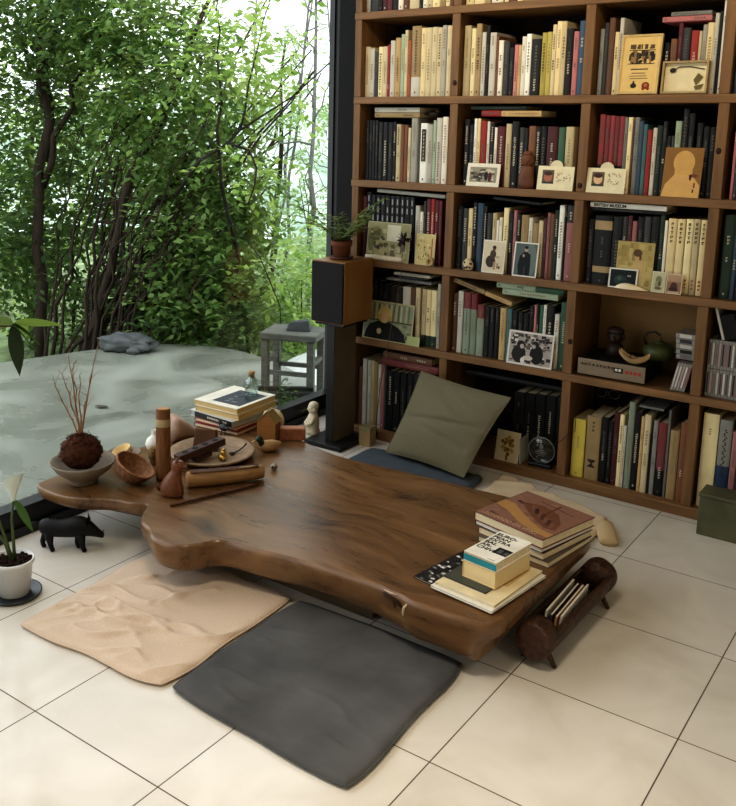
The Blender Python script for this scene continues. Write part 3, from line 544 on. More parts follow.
# fifth shelf: large photo, note, black and white photo
t = card('large_photo', .79, .275, .186, BT[4], 'large photo of a blond person in black before bookshelves', 'photo', (196, 192, 150), lean=7)
pic(t, .265, .176, .005, .005, (150, 156, 128), [(rect(.02 + k*.052, .52, .05 + k*.052, .96), c) for k, c in enumerate([(196, 190, 140), (90, 96, 80), (210, 206, 170), (120, 128, 100), (200, 192, 150), (70, 76, 70), (186, 190, 150), (150, 160, 130), (206, 200, 160), (100, 110, 96), (210, 206, 176), (130, 136, 110), (190, 184, 140), (96, 100, 84), (204, 204, 180), (140, 146, 120), (196, 190, 150), (110, 118, 100)])]
    + speck(31, 30, .4, 0, 1, .5, .09, [(176, 176, 140), (64, 68, 60), (204, 200, 166), (120, 126, 104)])
    + [(rect(0, .49, 1, .53), (92, 84, 62)), ([(.02, 0), (.9, 0), (.86, .2), (.74, .36), (.58, .46), (.5, .5), (.36, .5), (.26, .47), (.12, .38), (.05, .2)], (16, 17, 16)), ([(.30, 0), (.34, .2), (.33, .32), (.28, .2)], (40, 42, 40)), ([(.62, 0), (.66, .2), (.64, .34), (.60, .18)], (40, 42, 40)), (ell(.42, .68, .14, .23), (210, 188, 124)), (ell(.42, .60, .155, .10), (196, 170, 104)), (ell(.43, .62, .075, .13), (214, 180, 142)), (rect(.40, .5, .47, .54), (200, 190, 176)), (ell(.33, .22, .05, .08), (206, 188, 160))])
t = card('paper_note', 1.04, .07, .044, BT[4], 'small pale green note leaning before the large photo', 'note', (176, 184, 130), y=YS-.004+.002)
t = card('photo_print', 1.545, .205, .146, BT[4], 'black and white photo of two people reading, white border', 'photo', (228, 222, 214), rz=1)
pic(t, .189, .13, .008, .008, (176, 166, 158), speck(41, 90, 0, .45, 1, 1, .09, [(40, 36, 36), (220, 214, 206), (110, 102, 98), (70, 64, 62)]) + speck(42, 30, 0, 0, 1, .4, .1, [(60, 54, 54), (150, 140, 134), (210, 204, 198)])
    + [(ell(.24, .3, .17, .3), (38, 34, 34)), (ell(.27, .62, .095, .13), (28, 25, 25)), (ell(.3, .56, .05, .08), (186, 172, 162)), (ell(.66, .34, .16, .32), (24, 22, 22)), (ell(.62, .66, .085, .12), (30, 27, 27)), (ell(.58, .6, .045, .07), (180, 166, 156)), (ell(.46, .2, .12, .08), (206, 196, 186)), (ell(.34, .1, .05, .1), (226, 220, 212))])
# amplifier bay
t = empty('stereo_amplifier', (1.862, YS+.008, BT[4]), 'silver fronted stereo amplifier with row of knobs and red lights', 'amplifier')
MB().box(.004, .272, .006, .23, .006, .072).box(.02, .05, .02, .05, 0, .006).box(.22, .25, .02, .05, 0, .006).box(.02, .05, .19, .22, 0, .006).box(.22, .25, .19, .22, 0, .006).build('case', mat('black_steel', (24, 23, 24), .45, .5), t, bevel=.002)
MB().box(0, .276, 0, .006, .008, .074).build('faceplate', mat('champagne_aluminium', (138, 122, 102), .35, .5, .05, 20, metal=.5), t, bevel=.0015)
kb = MB()
for k in range(9): kb.lathe([(.0045, 0), (.0045, .007), (.0036, .009)], 12, M=T(.018 + k*.0155, 0, .052, rx=R(90)))
kb.build('knob', mat('dull_gold', (120, 104, 82), .4, .5, metal=.4), t)
MB().box(.150, .188, -.0012, .001, .036, .056).build('display', mat('display_black', (20, 18, 18), .2, .5), t)
mm = mat('indicator_red', (170, 44, 36), .4); kb = MB()
for k in range(4): kb.box(.198 + k*.017, .208 + k*.017, -.0015, .001, .038, .05)
kb.build('indicator', mm, t)
kb = MB()
for k in range(2): kb.box(.156 + k*.014, .166 + k*.014, -.0018, -.0010, .042, .052)
kb.build('display_digit', mat('display_white', (216, 210, 200), .4), t)
stone_dk = mat('dark_bronze', (58, 44, 36), .5, .4, .2, 30, bump=.2)
t = empty('bronze_bust', (1.965, YS+.15, BT[4]+.0725), 'dark round-headed bust standing on the amplifier by the upright', 'bust')
MB().lathe([(.03, 0), (.036, .004), (.036, .03), (.028, .045), (.02, .052)], 18).build('torso', stone_dk, t)
b = MB(); b.ball((0, 0, .082), (.034, .036, .036), 18, 12, jit=.08); b.box(-.005, .005, -.043, -.03, .07, .086); b.ball((.0, -.005, .105), (.036, .036, .018), 16, 8, jit=.1); b.ball((-.034, 0, .08), (.006, .01, .012), 8, 6); b.ball((.034, 0, .08), (.006, .01, .012), 8, 6)
b.build('head', stone_dk, t)
t = empty('teapot', (2.135, YS+.185, BT[4]+.0725), 'dull green round teapot with dark arched handle on the amplifier', 'teapot')
gp = mat('green_glaze', (74, 80, 44), .4, .45, .2, 20)
MB().lathe([(.03, 0), (.05, .004), (.064, .028), (.062, .05), (.04, .068), (.02, .072)], 26).build('pot', gp, t)
MB().lathe([(.022, .072), (.022, .076), (.008, .082), (.004, .086), (.008, .09), (.001, .094)], 18).build('lid', gp, t)
MB().tube([(.058, 0, .04), (.075, -.004, .05), (.086, -.006, .066)], [.012, .009, .007], 10).build('spout', gp, t)
MB().tube([(-.05, 0, .05), (-.066, 0, .085), (-.05, 0, .108), (-.02, 0, .114), (.0, 0, .102)], .0045, 8).build('handle', mat('black_iron', (26, 24, 24), .5), t)
bo = MB()
def boat(u, v):
    x = (u-.5)*.125; wd_ = .022*math.sin(PI*(.08+.84*u))**.7; z = .006 + .030*(2*abs(u-.5))**2.2
    return (x, (v-.5)*2*wd_, z + .02*(abs(v-.5)*2)**2)
bo.grid(18, 8, boat); bo.grid(18, 8, lambda u, v: tuple(Vector(boat(u, v)) - Vector((0, 0, .0035 + .002*math.sin(PI*u)))))
t = empty('shell_dish', (2.075, YS+.055, BT[4]+.0705), 'boat shaped cream shell dish holding small figures on the amplifier', 'dish', rz=R(-8))
bo.build('dish', mat('tan_shell', (206, 172, 126), .4, .5, .12, 30), t)
q = random.Random(2); b = MB()
for k in range(5): b.lathe([(.006, 0), (.007, .008), (.004, .016), (.006, .02), (.001, .026)], 8, M=T(-.02 + k*.012, q.uniform(-.006, .006), .010))
b.build('tiny_figure', mat('tan_clay', (150, 116, 84), .6), t)
def cd(x, y, z, w, h, d, rgb, label, rot=(0, 0, 0), group='compact discs in the amplifier bay', name='compact_disc_case'):
    m = MB(); m.box(0, w, 0, d, 0, h); m.box(w*.2, w*.8, -.0005, .001, h*.12, h*.88, 1)
    return tag(m.build(name, [mat('clear_case_%d' % (sum(rgb) % 7), (150, 148, 144), .25, .5), col(rgb, .3)], None, (x, y, z), rot), label, 'disc case', group)
CDC = [(196, 190, 186), (60, 56, 60), (206, 198, 186), (92, 70, 70), (176, 150, 150), (40, 40, 44), (214, 208, 200), (120, 110, 104), (150, 104, 110), (76, 84, 90)]
for k in range(5):
    cd(2.234 + k*.0112, YS+.02, BT[4]+.0028, .0095, .114, .12, CDC[k*2 % 10], ['pale', 'charcoal', 'white', 'grey', 'dark'][k] + ' disc case leaning on the upright, ' + ORD[k] + ' from the amplifier', (0, R(11), 0))
for k in range(5):
    cd(2.236 - k*.002, YS+.06, BT[4]+.121 + k*.0205, .075, .0185, .11, [(120, 112, 108), (40, 40, 42), (190, 186, 180), (60, 60, 64), (206, 200, 194)][k], ['grey', 'black', 'pale', 'charcoal', 'white'][k] + ' disc box in the pile above leaning cases, ' + ['lowest', 'second lowest', 'middle', 'second highest', 'topmost'][k], (0, 0, 0), 'disc boxes piled above the leaning cases', 'disc_box')
for k in range(13):
    cd(2.361 + k*.0118, YS+.03, BT[4]+.0003, .0102, .108, .12, CDC[(k*3+1) % 10], 'disc case in the lower row of the outermost column, ' + ORD[k] + ' from upright', group='lower row of disc cases in the outermost column')
    cd(2.361 + k*.0118, YS+.03, BT[4]+.1105, .0102, .112, .12, CDC[(k*7+3) % 10], 'disc case in the upper row of the outermost column, ' + ORD[k] + ' from upright', group='upper row of disc cases in the outermost column')
tag(MB().box(0, .009, 0, .1, 0, .122).build('white_folder', col((206, 204, 198)), None, (2.404, YS+.035, BT[4]+.2235), (0, R(-17), 0)), 'thin white folder leaning on top of upper disc cases', 'folder')
tag(MB().box(0, .05, 0, .1, 0, .095).build('black_folder', col((24, 24, 26)), None, (2.416, YS+.036, BT[4]+.2235), (0, R(-18), 0)), 'thick black folder leaning against the thin white folder', 'folder')
# bottom shelf ornaments
t = card('gold_card', 1.512, .112, .136, BT[5], 'pale card with gold branching pattern beside the glass award', 'card', (214, 200, 168), y=YS+.004, lean=10)
pic(t, .104, .128, .004, .004, (208, 194, 160), [(ell(.5, .1, .05, .2), (120, 92, 48))] + [(ell(.5 + .3*math.cos(a)*r_, .55 + .34*math.sin(a)*r_, .075, .07), c) for a, r_, c in [(k*.7, .35 + .65*((k*37) % 10)/10, [(150, 118, 60), (120, 92, 50), (176, 146, 84)][k % 3]) for k in range(20)]])
tag(MB().box(0, .006, 0, .10, 0, .11).build('white_booklet', col((186, 184, 176)), None, (1.628, YS+.012, BT[5]+.0005), (0, R(-4), 0)), 'thin white booklet between gold card and glass award', 'booklet')
t = empty('glass_award', (1.714, YS+.045, BT[5]), 'round clear glass award on dark base, bottom shelf', 'award', rot=(0, 0, R(4)))
MB().box(-.05, .05, -.022, .022, 0, .018).build('base', mat('black_resin', (26, 27, 30), .3, .5), t, bevel=.004)
dg = MB(); dg.lathe([(.001, 0), (.054, 0), (.058, .003), (.058, .009), (.054, .012), (.001, .012)], 40, M=T(0, .006, .074, rx=R(90)))
dg.build('disc', glass_material('award_glass', (.9, .95, .93), .08), t)
rm = MB(); rm.rings([[((.0575+.0028*math.cos(b))*math.cos(a), .0028*math.sin(b), .074+(.0575+.0028*math.cos(b))*math.sin(a)) for b in [2*PI*k/8 for k in range(8)]] for a in [2*PI*i/40 for i in range(40)]], close=True)
rm.build('rim', mat('bright_glass_edge', (150, 156, 152), .15, .6), t)
e = MB(); e.ball((0, -.0075, .094), (.009, .001, .012), 10, 6)
for k, w_ in enumerate((.03, .05, .044, .03)): e.box(-w_/2, w_/2, -.008, -.007, .074-.008*k, .0765-.008*k)
e.build('engraving', mat('frosted_engraving', (140, 146, 144), .6), t)
t = empty('eyeglasses', (1.965, YS+.10, .386), 'wire eyeglasses lying on books of the bottom shelf', 'eyeglasses')
wi = mat('thin_wire', (96, 90, 84), .3, .5, metal=.7)
for s in (-1, 1):
    m = MB(); m.rings([[(s*.028+(.022+.0012*math.cos(b))*math.cos(a), .0012*math.sin(b), .024+(.018+.0012*math.cos(b))*math.sin(a)) for b in [2*PI*k/6 for k in range(6)]] for a in [2*PI*i/24 for i in range(24)]], close=True)
    m.build('rim', wi, t); MB().tube([(s*.05, 0, .03), (s*.056, .03, .028), (s*.05, .08, .012)], .0012, 6).build('temple', wi, t)
MB().tube([(-.008, 0, .028), (0, -.002, .032), (.008, 0, .028)], .0012, 6).build('bridge', wi, t)
m = MB(); m.tube([(1.868, YS+.012, .31), (1.872, YS+.004, .25), (1.85, YS-.008, .24), (1.82, YS-.012, .20), (1.78, YS-.010, .17), (1.70, YS-.010, .20), (1.60, YS-.012, .27), (1.55, YS-.012, .31)], .0016, 6)
tag(m.build('thin_cable', mat('black_rubber', (30, 30, 30), .6)), 'thin black cable looping in front of the bottom shelf', 'cable')
t = empty('small_ornament', (1.092, YS+.08, 1.537), 'small dark crouching animal ornament lying on white books', 'ornament')
b = MB(); b.ball((0, 0, .014), (.034, .016, .013), 14, 8, jit=.2); b.ball((.026, -.002, .026), (.013, .011, .012), 12, 8); b.tube([(-.03, 0, .014), (-.046, 0, .012), (-.05, 0, .02)], [.005, .004, .002], 6); b.ball((.02, -.002, .038), (.004, .003, .006), 6, 5); b.ball((.032, -.002, .038), (.004, .003, .006), 6, 5)
b.build('body', stone_dk, t)
# ------------------------------------------------------------------ the low table
def smooth(poly, n=5):
    o = []; m = len(poly)
    for i in range(m):
        p0, p1, p2, p3 = (Vector(poly[(i+k-1) % m]) for k in range(4))
        for k in range(n):
            t = k/n
            o.append(.5*((2*p1) + (p2-p0)*t + (2*p0-5*p1+4*p2-p3)*t*t + (-p0+3*p1-3*p2+p3)*t**3))
    return o
OUT = [(.476,.240),(.505,.190),(.634,.186),(.723,.218),(.805,.272),(.890,.298),(.935,.322),(.975,.262),(1.02,.215),(1.077,.192),(1.13,.156),(1.182,.147),(1.252,.166),(1.29,.215),(1.33,.272),(1.432,.290),(1.604,.320),(1.781,.334),(1.87,.338),(1.914,.333),(1.955,.330),(2.0,.318),(2.088,.324),(2.17,.330),(2.226,.345),(2.248,.41),(2.250,.6),(2.250,.87),(2.250,.99),(2.23,1.08),(2.18,1.13),(2.03,1.175),(1.742,1.163),(1.449,1.147),(1.199,1.128),(1.0,1.165),(.82,1.215),(.72,1.30),(.52,1.31),(.484,1.15),(.482,.9),(.490,.6),(.484,.40)]
ol = smooth(OUT, 5); nO = len(ol); TX, TY, ZT = 1.4, .7, .19
area = sum(ol[i].x*ol[(i+1) % nO].y - ol[(i+1) % nO].x*ol[i].y for i in range(nO))
def inset(d, k):
    o = []
    for i in range(nO):
        t = (ol[(i+2) % nO] - ol[i-2]).normalized(); nn = Vector((-t.y, t.x))*(1 if area > 0 else -1)
        p = ol[i]; wob = 1 + .35*noise.noise(Vector((p.x*5, p.y*5, k*2.3)))
        fac = 1 if p.x > .97 else .55
        o.append(p + nn*d*wob*fac)
    return o
def tuck(p, k): return p if k < 4 or p.x < 2.17 else Vector((p.x - .032*min(1, (p.x-2.17)/.05), p.y))   # the planter end is cut back under the edge
prof = [(.008, ZT), (.002, ZT-.004), (0, ZT-.012), (-.001, ZT-.03), (.008, ZT-.06), (.026, ZT-.09), (.05, ZT-.105), (.08, ZT-.11)]
def deep(x): return 1 + .34*max(0, min(1, (x-1.7)/.5)) - .52*max(0, min(1, (1.06-x)/.14))          # the slab is thicker towards the planter end
rings_ = [[(p.x-TX, p.y-TY, ZT - (ZT-z)*deep(p.x)) for p in [tuck(p_, k) for p_ in inset(d*(1 if k < 4 else .75), k)]] for k, (d, z) in enumerate(prof)]
mb = MB(); mb.rings(rings_, 0, False, True); mb.add(rings_[0], [tuple(range(nO))], 0, False); mb.add(rings_[-1], [tuple(range(nO-1, -1, -1))], 0, False)
slab_m = slab_material()
table = empty('low_table', (TX, TY, 0), 'low live-edge walnut slab table with knots and a rounded lobe', 'table')
mb.build('tabletop', slab_m, table)
bark = mat('dark_bark', (46, 30, 20), .8, .2, .3, 20, bump=.3)
base_m = mat('grey_brown_timber', (92, 76, 56), .7, .2, .2, 4, stretch=(1, 8, 8))
MB().box(1.22-TX, 1.79-TX, .449-TY, .98-TY, 0, .072).build('base_block', base_m, table, bevel=.004)
MB().box(.62-TX, .86-TX, .62-TY, 1.1-TY, 0, .130).build('base_block', base_m, table, bevel=.004)
sc_ = MB(); sc_.ball((1.945-TX, .3395-TY, .160), (.030, .009, .022), 14, 8, jit=.4); sc_.tube([(1.90-TX, .331-TY, .178), (1.93-TX, .328-TY, .172), (1.955-TX, .326-TY, .165), (1.975-TX, .330-TY, .15)], [.003, .005, .006, .002], 7)
sc_.build('bark_scar', bark, table)
s2 = MB(); s2.tube([(1.985-TX, .322-TY, .176), (1.976-TX, .321-TY, .162), (1.972-TX, .325-TY, .145), (1.965-TX, .336-TY, .122)], [.002, .0045, .005, .001], 7); s2.tube([(1.90-TX, .334-TY, .187), (1.925-TX, .333-TY, .184), (1.945-TX, .332-TY, .186)], [.001, .003, .001], 6)
s2.build('pale_split', mat('pale_split_wood', (196, 172, 148), .6, .3, .2, 40), table)

# ------------------------------------------------------------------ things on the table
Z = ZT + .0006
grey_clay = mat('grey_clay', (128, 114, 98), .6, .3, .18, 22, bump=.1)
t = empty('clay_bowl', (.600, .318, Z), 'grey clay bowl on the table tip holding a brown moss ball', 'bowl')
MB().lathe([(.001, 0), (.050, 0), (.054, .004), (.05, .014), (.07, .03), (.098, .052), (.116, .078), (.118, .084), (.113, .085), (.106, .074), (.08, .05), (.05, .034), (.001, .030)], 40, cap=False).build('bowl', grey_clay, t)
t = empty('moss_ball', (.592, .318, Z+.050), 'dark brown fibrous moss ball with bare twigs sprouting from it', 'plant')
b = MB(); b.ball((0, 0, .064), (.074, .074, .064), 40, 26, jit=.10, seed=3)
q = random.Random(8)
for k in range(260):
    a, e = q.uniform(0, 2*PI), q.uniform(-.4, 1.5); p = Vector((math.cos(a)*math.cos(e)*.074, math.sin(a)*math.cos(e)*.074, .064+math.sin(e)*.064))
    nrm = (p - Vector((0, 0, .064))).normalized(); s = Vector((q.uniform(-1, 1), q.uniform(-1, 1), q.uniform(-1, 1)))*.012
    b.tube([p - nrm*.006, p + nrm*q.uniform(.002, .006), p + s + nrm*.002], [.002, .0016, .0008], 4)
b.build('ball', mat('brown_fibre', (72, 44, 32), .95, .1, .4, 60, bump=.6), t)
tw = mat('dry_twig', (150, 112, 84), .8, .2, .2, 30)
q = random.Random(5)
for k, (dx, dy, h) in enumerate([(-.05, -.03, .30), (-.022, -.02, .36), (-.03, .0, .33), (.006, .0, .30), (.05, .045, .40), (.036, .03, .30), (-.075, -.05, .26)]):
    m = MB(); pts = [(dx*.25*(1 + .2*i) if False else dx*(i/6)**1.1 + q.uniform(-.004, .004), dy*(i/6)**1.1 + q.uniform(-.004, .004), .115 + (h-.06)*i/6) for i in range(7)]
    m.tube(pts, [.0036 - .0004*i for i in range(7)], 6)
    for j in range(2, 7):
        p = Vector(pts[j])
        for _ in range(2 if k in (0, 1, 2, 6) else 1): m.tube([p, p + Vector((q.uniform(-.03, .03), q.uniform(-.03, .03), q.uniform(.01, .045)))], [.0012, .0005], 4)
    m.build('twig', tw, t)
# woven basket lying tilted
t = empty('woven_basket', (.740, .408, Z+.0255), 'small brown woven basket lying tipped towards the room', 'basket', rot=(0, R(31), R(30)))
wv = MB(); seg = 32; prof_ = [(.048, 0), (.058, .012), (.066, .025), (.073, .038), (.079, .05), (.084, .062)]
def woven(off, flip):
    rr = []
    for j in range(17):
        f = j/16*5; i0 = min(4, int(f)); u = f - i0; r0 = prof_[i0][0]*(1-u) + prof_[i0+1][0]*u; z0 = prof_[i0][1]*(1-u) + prof_[i0+1][1]*u
        rr.append([((r0 + off + .0038*math.cos(PI*i + PI*(j % 2)))*math.cos(2*PI*i/seg), (r0 + off + .0038*math.cos(PI*i + PI*(j % 2)))*math.sin(2*PI*i/seg), z0) for i in range(seg)])
    return rr
out_ = woven(0, 0); in_ = woven(-.006, 0)
wv.rings(out_, 0, False); wv.rings(in_[::-1], 0, False); wv.lathe([(.001, 0), (.05, 0), (.05, .004), (.001, .004)], 30, cap=False)
bk = mat('woven_cane', (150, 108, 78), .7, .25, .45, 70, bump=.4)
wv.build('basket_body', bk, t)
m = MB(); m.rings([[((.082+.005*math.cos(b))*math.cos(a), (.082+.005*math.cos(b))*math.sin(a), .063+.004*math.sin(b)) for b in [2*PI*k/8 for k in range(8)]] for a in [2*PI*i/44 for i in range(44)]], close=True)
m.build('rim', bk, t)
t.scale = (.9, .9, .9)
t = empty('small_bowl', (.565, .545, Z), 'small shallow clay bowl holding a pale cut gourd', 'bowl')
MB().lathe([(.001, 0), (.03, 0), (.034, .006), (.055, .026), (.066, .042), (.062, .044), (.05, .03), (.03, .012), (.001, .010)], 30, cap=False).build('bowl', grey_clay, t)
t = empty('gourd_piece', (.565, .545, Z+.024), 'pale yellow cut gourd resting in the small clay bowl', 'gourd', rot=(R(20), R(-10), 0))
MB().lathe([(.001, 0), (.02, .003), (.034, .016), (.04, .032), (.036, .036), (.03, .022), (.016, .010), (.001, .008)], 22, cap=False).build('shell', mat('pale_gourd', (216, 186, 126), .5, .4, .12, 20), t)
MB().tube([(.03, 0, .018), (.05, 0, .026), (.062, .004, .034)], [.006, .004, .003], 6).build('stalk', mat('gourd_stalk', (110, 90, 60), .7), t)
pine_cone = MB()
for k in range(70):
    a = k*2.399; u = k/70; zz = .006 + .06*u; r_ = .024*math.sin(PI*(.12 + .8*u))+.002
    pine_cone.quad([(r_*.5*math.cos(a-.4), r_*.5*math.sin(a-.4), zz), (r_*math.cos(a-.25)*1.1, r_*math.sin(a-.25)*1.1, zz+.008), (r_*math.cos(a+.25)*1.1, r_*math.sin(a+.25)*1.1, zz+.008), (r_*.5*math.cos(a+.4), r_*.5*math.sin(a+.4), zz)])
pine_cone.lathe([(.004, 0), (.014, .004), (.018, .03), (.008, .062), (.002, .068)], 12)
tag(pine_cone.build('pine_cone', mat('dry_cone', (156, 128, 84), .8, .2, .3, 50), None, (.672, .60, Z)), 'dry tan seed cone standing between small bowl and wooden post', 'cone')
t = empty('white_vase', (.556, .712, Z), 'small white round-bodied vase behind the wooden post', 'vase')
MB().lathe([(.001, 0), (.024, 0), (.034, .012), (.038, .03), (.03, .05), (.014, .062), (.011, .074), (.015, .084), (.012, .084), (.009, .074), (.001, .06)], 26, cap=False).build('vase_body', mat('white_glaze', (226, 224, 214), .25, .5, .04, 20), t)
t = empty('wooden_post', (.812, .514, Z), 'round bark-coloured wooden post standing upright near the plate', 'wooden post', rot=(R(-5), R(-4), 0))
MB().lathe([(.027, .0025), (.028, .02), (.0272, .10), (.0268, .19), (.0262, .262), (.0245, .266)], 22).build('post', mat('split_branch', (118, 80, 50), .7, .25, .3, 14, stretch=(6, 6, 1), bump=.3), t)
MB().lathe([(.0274, .20), (.0276, .202), (.0275, .226), (.0270, .228)], 22, cap=False).build('paper_band', mat('paper_band', (168, 148, 112), .7), t)
MB().lathe([(.001, .2666), (.0235, .2666)], 22, cap=False).build('cut_top', mat('cut_timber', (190, 142, 96), .6), t)
# carved cat
ctm = mat('cherry_wood', (112, 68, 42), .35, .5, .25, 24, stretch=(6, 2, 2))
t = empty('carved_cat', (.955, .425, Z), 'reddish carved wooden cat sitting before the plate', 'figurine', rz=R(25))
def rings_at(spec, seg=16):
    o = []
    for (x, y, z, rx, ry) in spec: o.append([(x + rx*math.cos(2*PI*i/seg), y + ry*math.sin(2*PI*i/seg), z) for i in range(seg)])
    return o
m = MB(); m.rings(rings_at([(0, 0, 0, .034, .02), (-.002, 0, .008, .044, .026), (-.006, 0, .03, .045, .027), (-.004, 0, .055, .038, .024), (.004, 0, .078, .028, .020), (.012, 0, .094, .02, .016), (.018, 0, .104, .022, .017), (.022, 0, .118, .026, .02), (.021, 0, .131, .022, .018), (.018, 0, .138, .012, .012)]))
m.tube([(.03, .010, .0), (.030, .010, .03), (.022, .008, .07)], [.009, .008, .007], 8); m.tube([(.03, -.010, 0), (.030, -.010, .03), (.022, -.008, .07)], [.009, .008, .007], 8)
m.tube([(-.03, .016, .01), (-.052, .006, .016), (-.058, -.008, .03), (-.05, -.018, .05)], [.008, .007, .006, .003], 8); m.ball((.046, 0, .115), (.010, .011, .008), 10, 6)
m.build('body', ctm, t, subsurf=1)
for s in (-1, 1): MB().rings([[(.014, s*.004, .13), (.026, s*.004, .13), (.026, s*.017, .126), (.014, s*.017, .126)], [(.017, s*.012, .152), (.0185, s*.012, .152), (.0185, s*.0135, .152), (.017, s*.0135, .152)]]).build('ear', ctm, t)
# split log and stick in front of the plate
pale_log = mat('pale_branch', (156, 120, 80), .55, .35, .2, 12, stretch=(1, 8, 8), bump=.15)
p0, p1 = Vector((.935, .512, Z)), Vector((1.10, .748, Z)); dlen = (p1-p0).length
t = empty('split_log', (.935, .512, Z), 'pale half-round split branch lying in front of the plate', 'branch', rz=math.atan2(p1.y-p0.y, p1.x-p0.x))
m = MB(); m.rings([[(x, .026*s_*math.cos(a) + bend, max(.0, .030 + .030*s_*math.sin(a))) for a in [2*PI*i/18 for i in range(18)]] for x, s_, bend in [(0, .9, 0), (.004, 1, 0), (.08, 1.02, -.006), (.16, .98, -.007), (.23, .95, -.003), (dlen-.004, .86, .004), (dlen, .78, .004)]])
m.build('log', pale_log, t)
m = MB(); m.rings([[(x, .018*s_*math.cos(a) + bend, .0595*s_ + .0012*math.sin(a)) for a in [2*PI*i/10 for i in range(10)]] for x, s_, bend in [(.012, 1, 0), (.08, 1.01, -.006), (.16, .98, -.007), (dlen-.02, .93, .002)]])
m.build('hollow', mat('dark_hollow', (84, 56, 36), .8), t)
m = MB(); m.tube([(1.012, .356, Z+.0062), (1.045, .435, Z+.0065), (1.07, .52, Z+.0072), (1.10, .60, Z+.0065), (1.128, .69, Z+.0062)], [.006, .0055, .0062, .0055, .004], 9)
tag(m.build('stick', mat('dark_stick', (84, 54, 36), .7, .3, .3, 30)), 'thin dark stick lying in front of the split log', 'stick')
# round plate and the things on it
t = empty('wooden_plate', (.790, .800, Z), 'large round grey-brown wooden plate with wide rim', 'plate')
MB().lathe([(.001, 0), (.10, 0), (.12, .006), (.160, .018), (.170, .026), (.167, .031), (.152, .028), (.122, .017), (.115, .012), (.001, .012)], 56, cap=False).build('plate', mat('aged_wood', (150, 126, 100), .6, .3, .25, 8, stretch=(2, 9, 9)), t)
PZ = Z + .0127
t = empty('holed_wooden_bar', (.800, .725, PZ+.009), 'dark wooden bar with four round holes resting on the plate', 'wooden bar', rot=(R(4), 0, R(-6)))
dkw = mat('dark_walnut', (66, 40, 32), .45, .4, .25, 12, stretch=(9, 1, 9))
MB().box(-.02, .02, -.115, .115, .018, .048).build('bar', dkw, t, bevel=.004)
hm = mat('hole_dark', (20, 14, 12), .8)
for k in range(4): MB().lathe([(.001, .0487), (.0125, .0487), (.0135, .0481)], 18, M=T(0, -.075 + .05*k, 0), cap=False).build('hole', hm, t)
MB().box(-.022, .022, -.04, .04, 0, .018).build('foot', dkw, t)
t = empty('brown_block', (.738, .815, PZ), 'brown wooden block standing tilted at the back of the plate', 'wooden block', rot=(0, 0, R(30)))
MB().add([(-.05, -.02, 0), (.05, -.02, 0), (.05, .03, 0), (-.05, .03, 0), (-.042, .005, .085), (.042, .005, .085), (.042, .035, .075), (-.042, .035, .075)], [(0,3,2,1),(4,5,6,7),(0,1,5,4),(1,2,6,5),(2,3,7,6),(3,0,4,7)]).build('block', mat('mid_brown_wood', (92, 62, 42), .55, .3, .2, 10), t, bevel=.003)
t = empty('brass_figure', (.868, .775, PZ), 'small brass figure sitting on the wooden plate', 'figurine')
br = mat('brass', (190, 156, 82), .3, .5, .15, 30, metal=.8)
b = MB(); b.ball((0, 0, .012), (.02, .018, .0125), 14, 8, jit=.3); b.ball((.004, 0, .030), (.013, .012, .012), 12, 8); b.ball((-.016, .008, .018), (.010, .009, .009), 10, 6); b.ball((.014, -.012, .012), (.008, .007, .010), 10, 6); b.ball((.006, 0, .043), (.008, .008, .006), 10, 6)
b.build('body', br, t)
m = MB(); m.tube([(.858, .85, PZ+.004), (.862, .875, PZ+.008), (.866, .90, PZ+.018), (.868, .915, PZ+.028)], [.0035, .003, .003, .004], 8); m.ball((.857, .842, PZ+.006), (.011, .013, .006), 12, 6)
tag(m.build('small_spoon', mat('dark_metal', (48, 44, 40), .4, .5)), 'small dark spoon lying on the wooden plate rim side', 'spoon')
t = empty('black_stone', (.745, .68, PZ), 'dark smooth stone lying under the holed bar on the plate', 'stone')
MB().ball((0, 0, .011), (.03, .02, .011), 16, 8, jit=.15).build('stone_body', mat('black_pebble', (34, 30, 28), .5), t)
# duck decoy
t = empty('duck_decoy', (.925, .985, Z), 'small tan duck decoy with dark green head', 'figurine', rz=R(-110))
m = MB(); m.rings([[(x, ry*math.cos(a), z + rz_*math.sin(a)) for a in [2*PI*i/16 for i in range(16)]] for x, z, ry, rz_ in [(-.075, .036, .004, .003), (-.06, .032, .018, .014), (-.03, .030, .032, .027), (.0, .031, .036, .030), (.03, .032, .030, .027), (.045, .034, .018, .018), (.05, .035, .006, .006)]])
m.build('body', mat('tan_feather', (176, 142, 98), .6, .3, .25, 30), t)
m = MB(); m.tube([(.036, 0, .044), (.044, 0, .060), (.05, 0, .072)], [.017, .015, .016], 12); m.ball((.054, 0, .076), (.02, .017, .017), 14, 8); m.build('head', mat('bottle_green', (38, 50, 36), .45, .4), t)
MB().rings([[(.07, .008*math.cos(a), .072 + .006*math.sin(a)) for a in [2*PI*i/10 for i in range(10)]], [(.094, .008*math.cos(a), .067 + .002*math.sin(a)) for a in [2*PI*i/10 for i in range(10)]]]).build('bill', mat('bill_yellow', (150, 124, 70), .5), t)
t_duck = [o for o in C.objects if o.name == 'duck_decoy'][0]; t_duck.scale = (.8, .8, .8)
t = empty('ceramic_ring', (1.072, .842, Z), 'tiny pale ceramic owl-eyed bead by the split log end', 'bead')
m = MB(); m.ball((0, 0, .0135), (.015, .014, .0135), 14, 8); m.build('body', mat('pale_ceramic', (150, 140, 124), .35, .5), t)
m = MB(); m.ball((.0115, -.007, .016), (.004, .004, .004), 8, 6); m.ball((.003, -.0125, .016), (.005, .004, .005), 8, 6); m.build('eye_spot', hm, t)
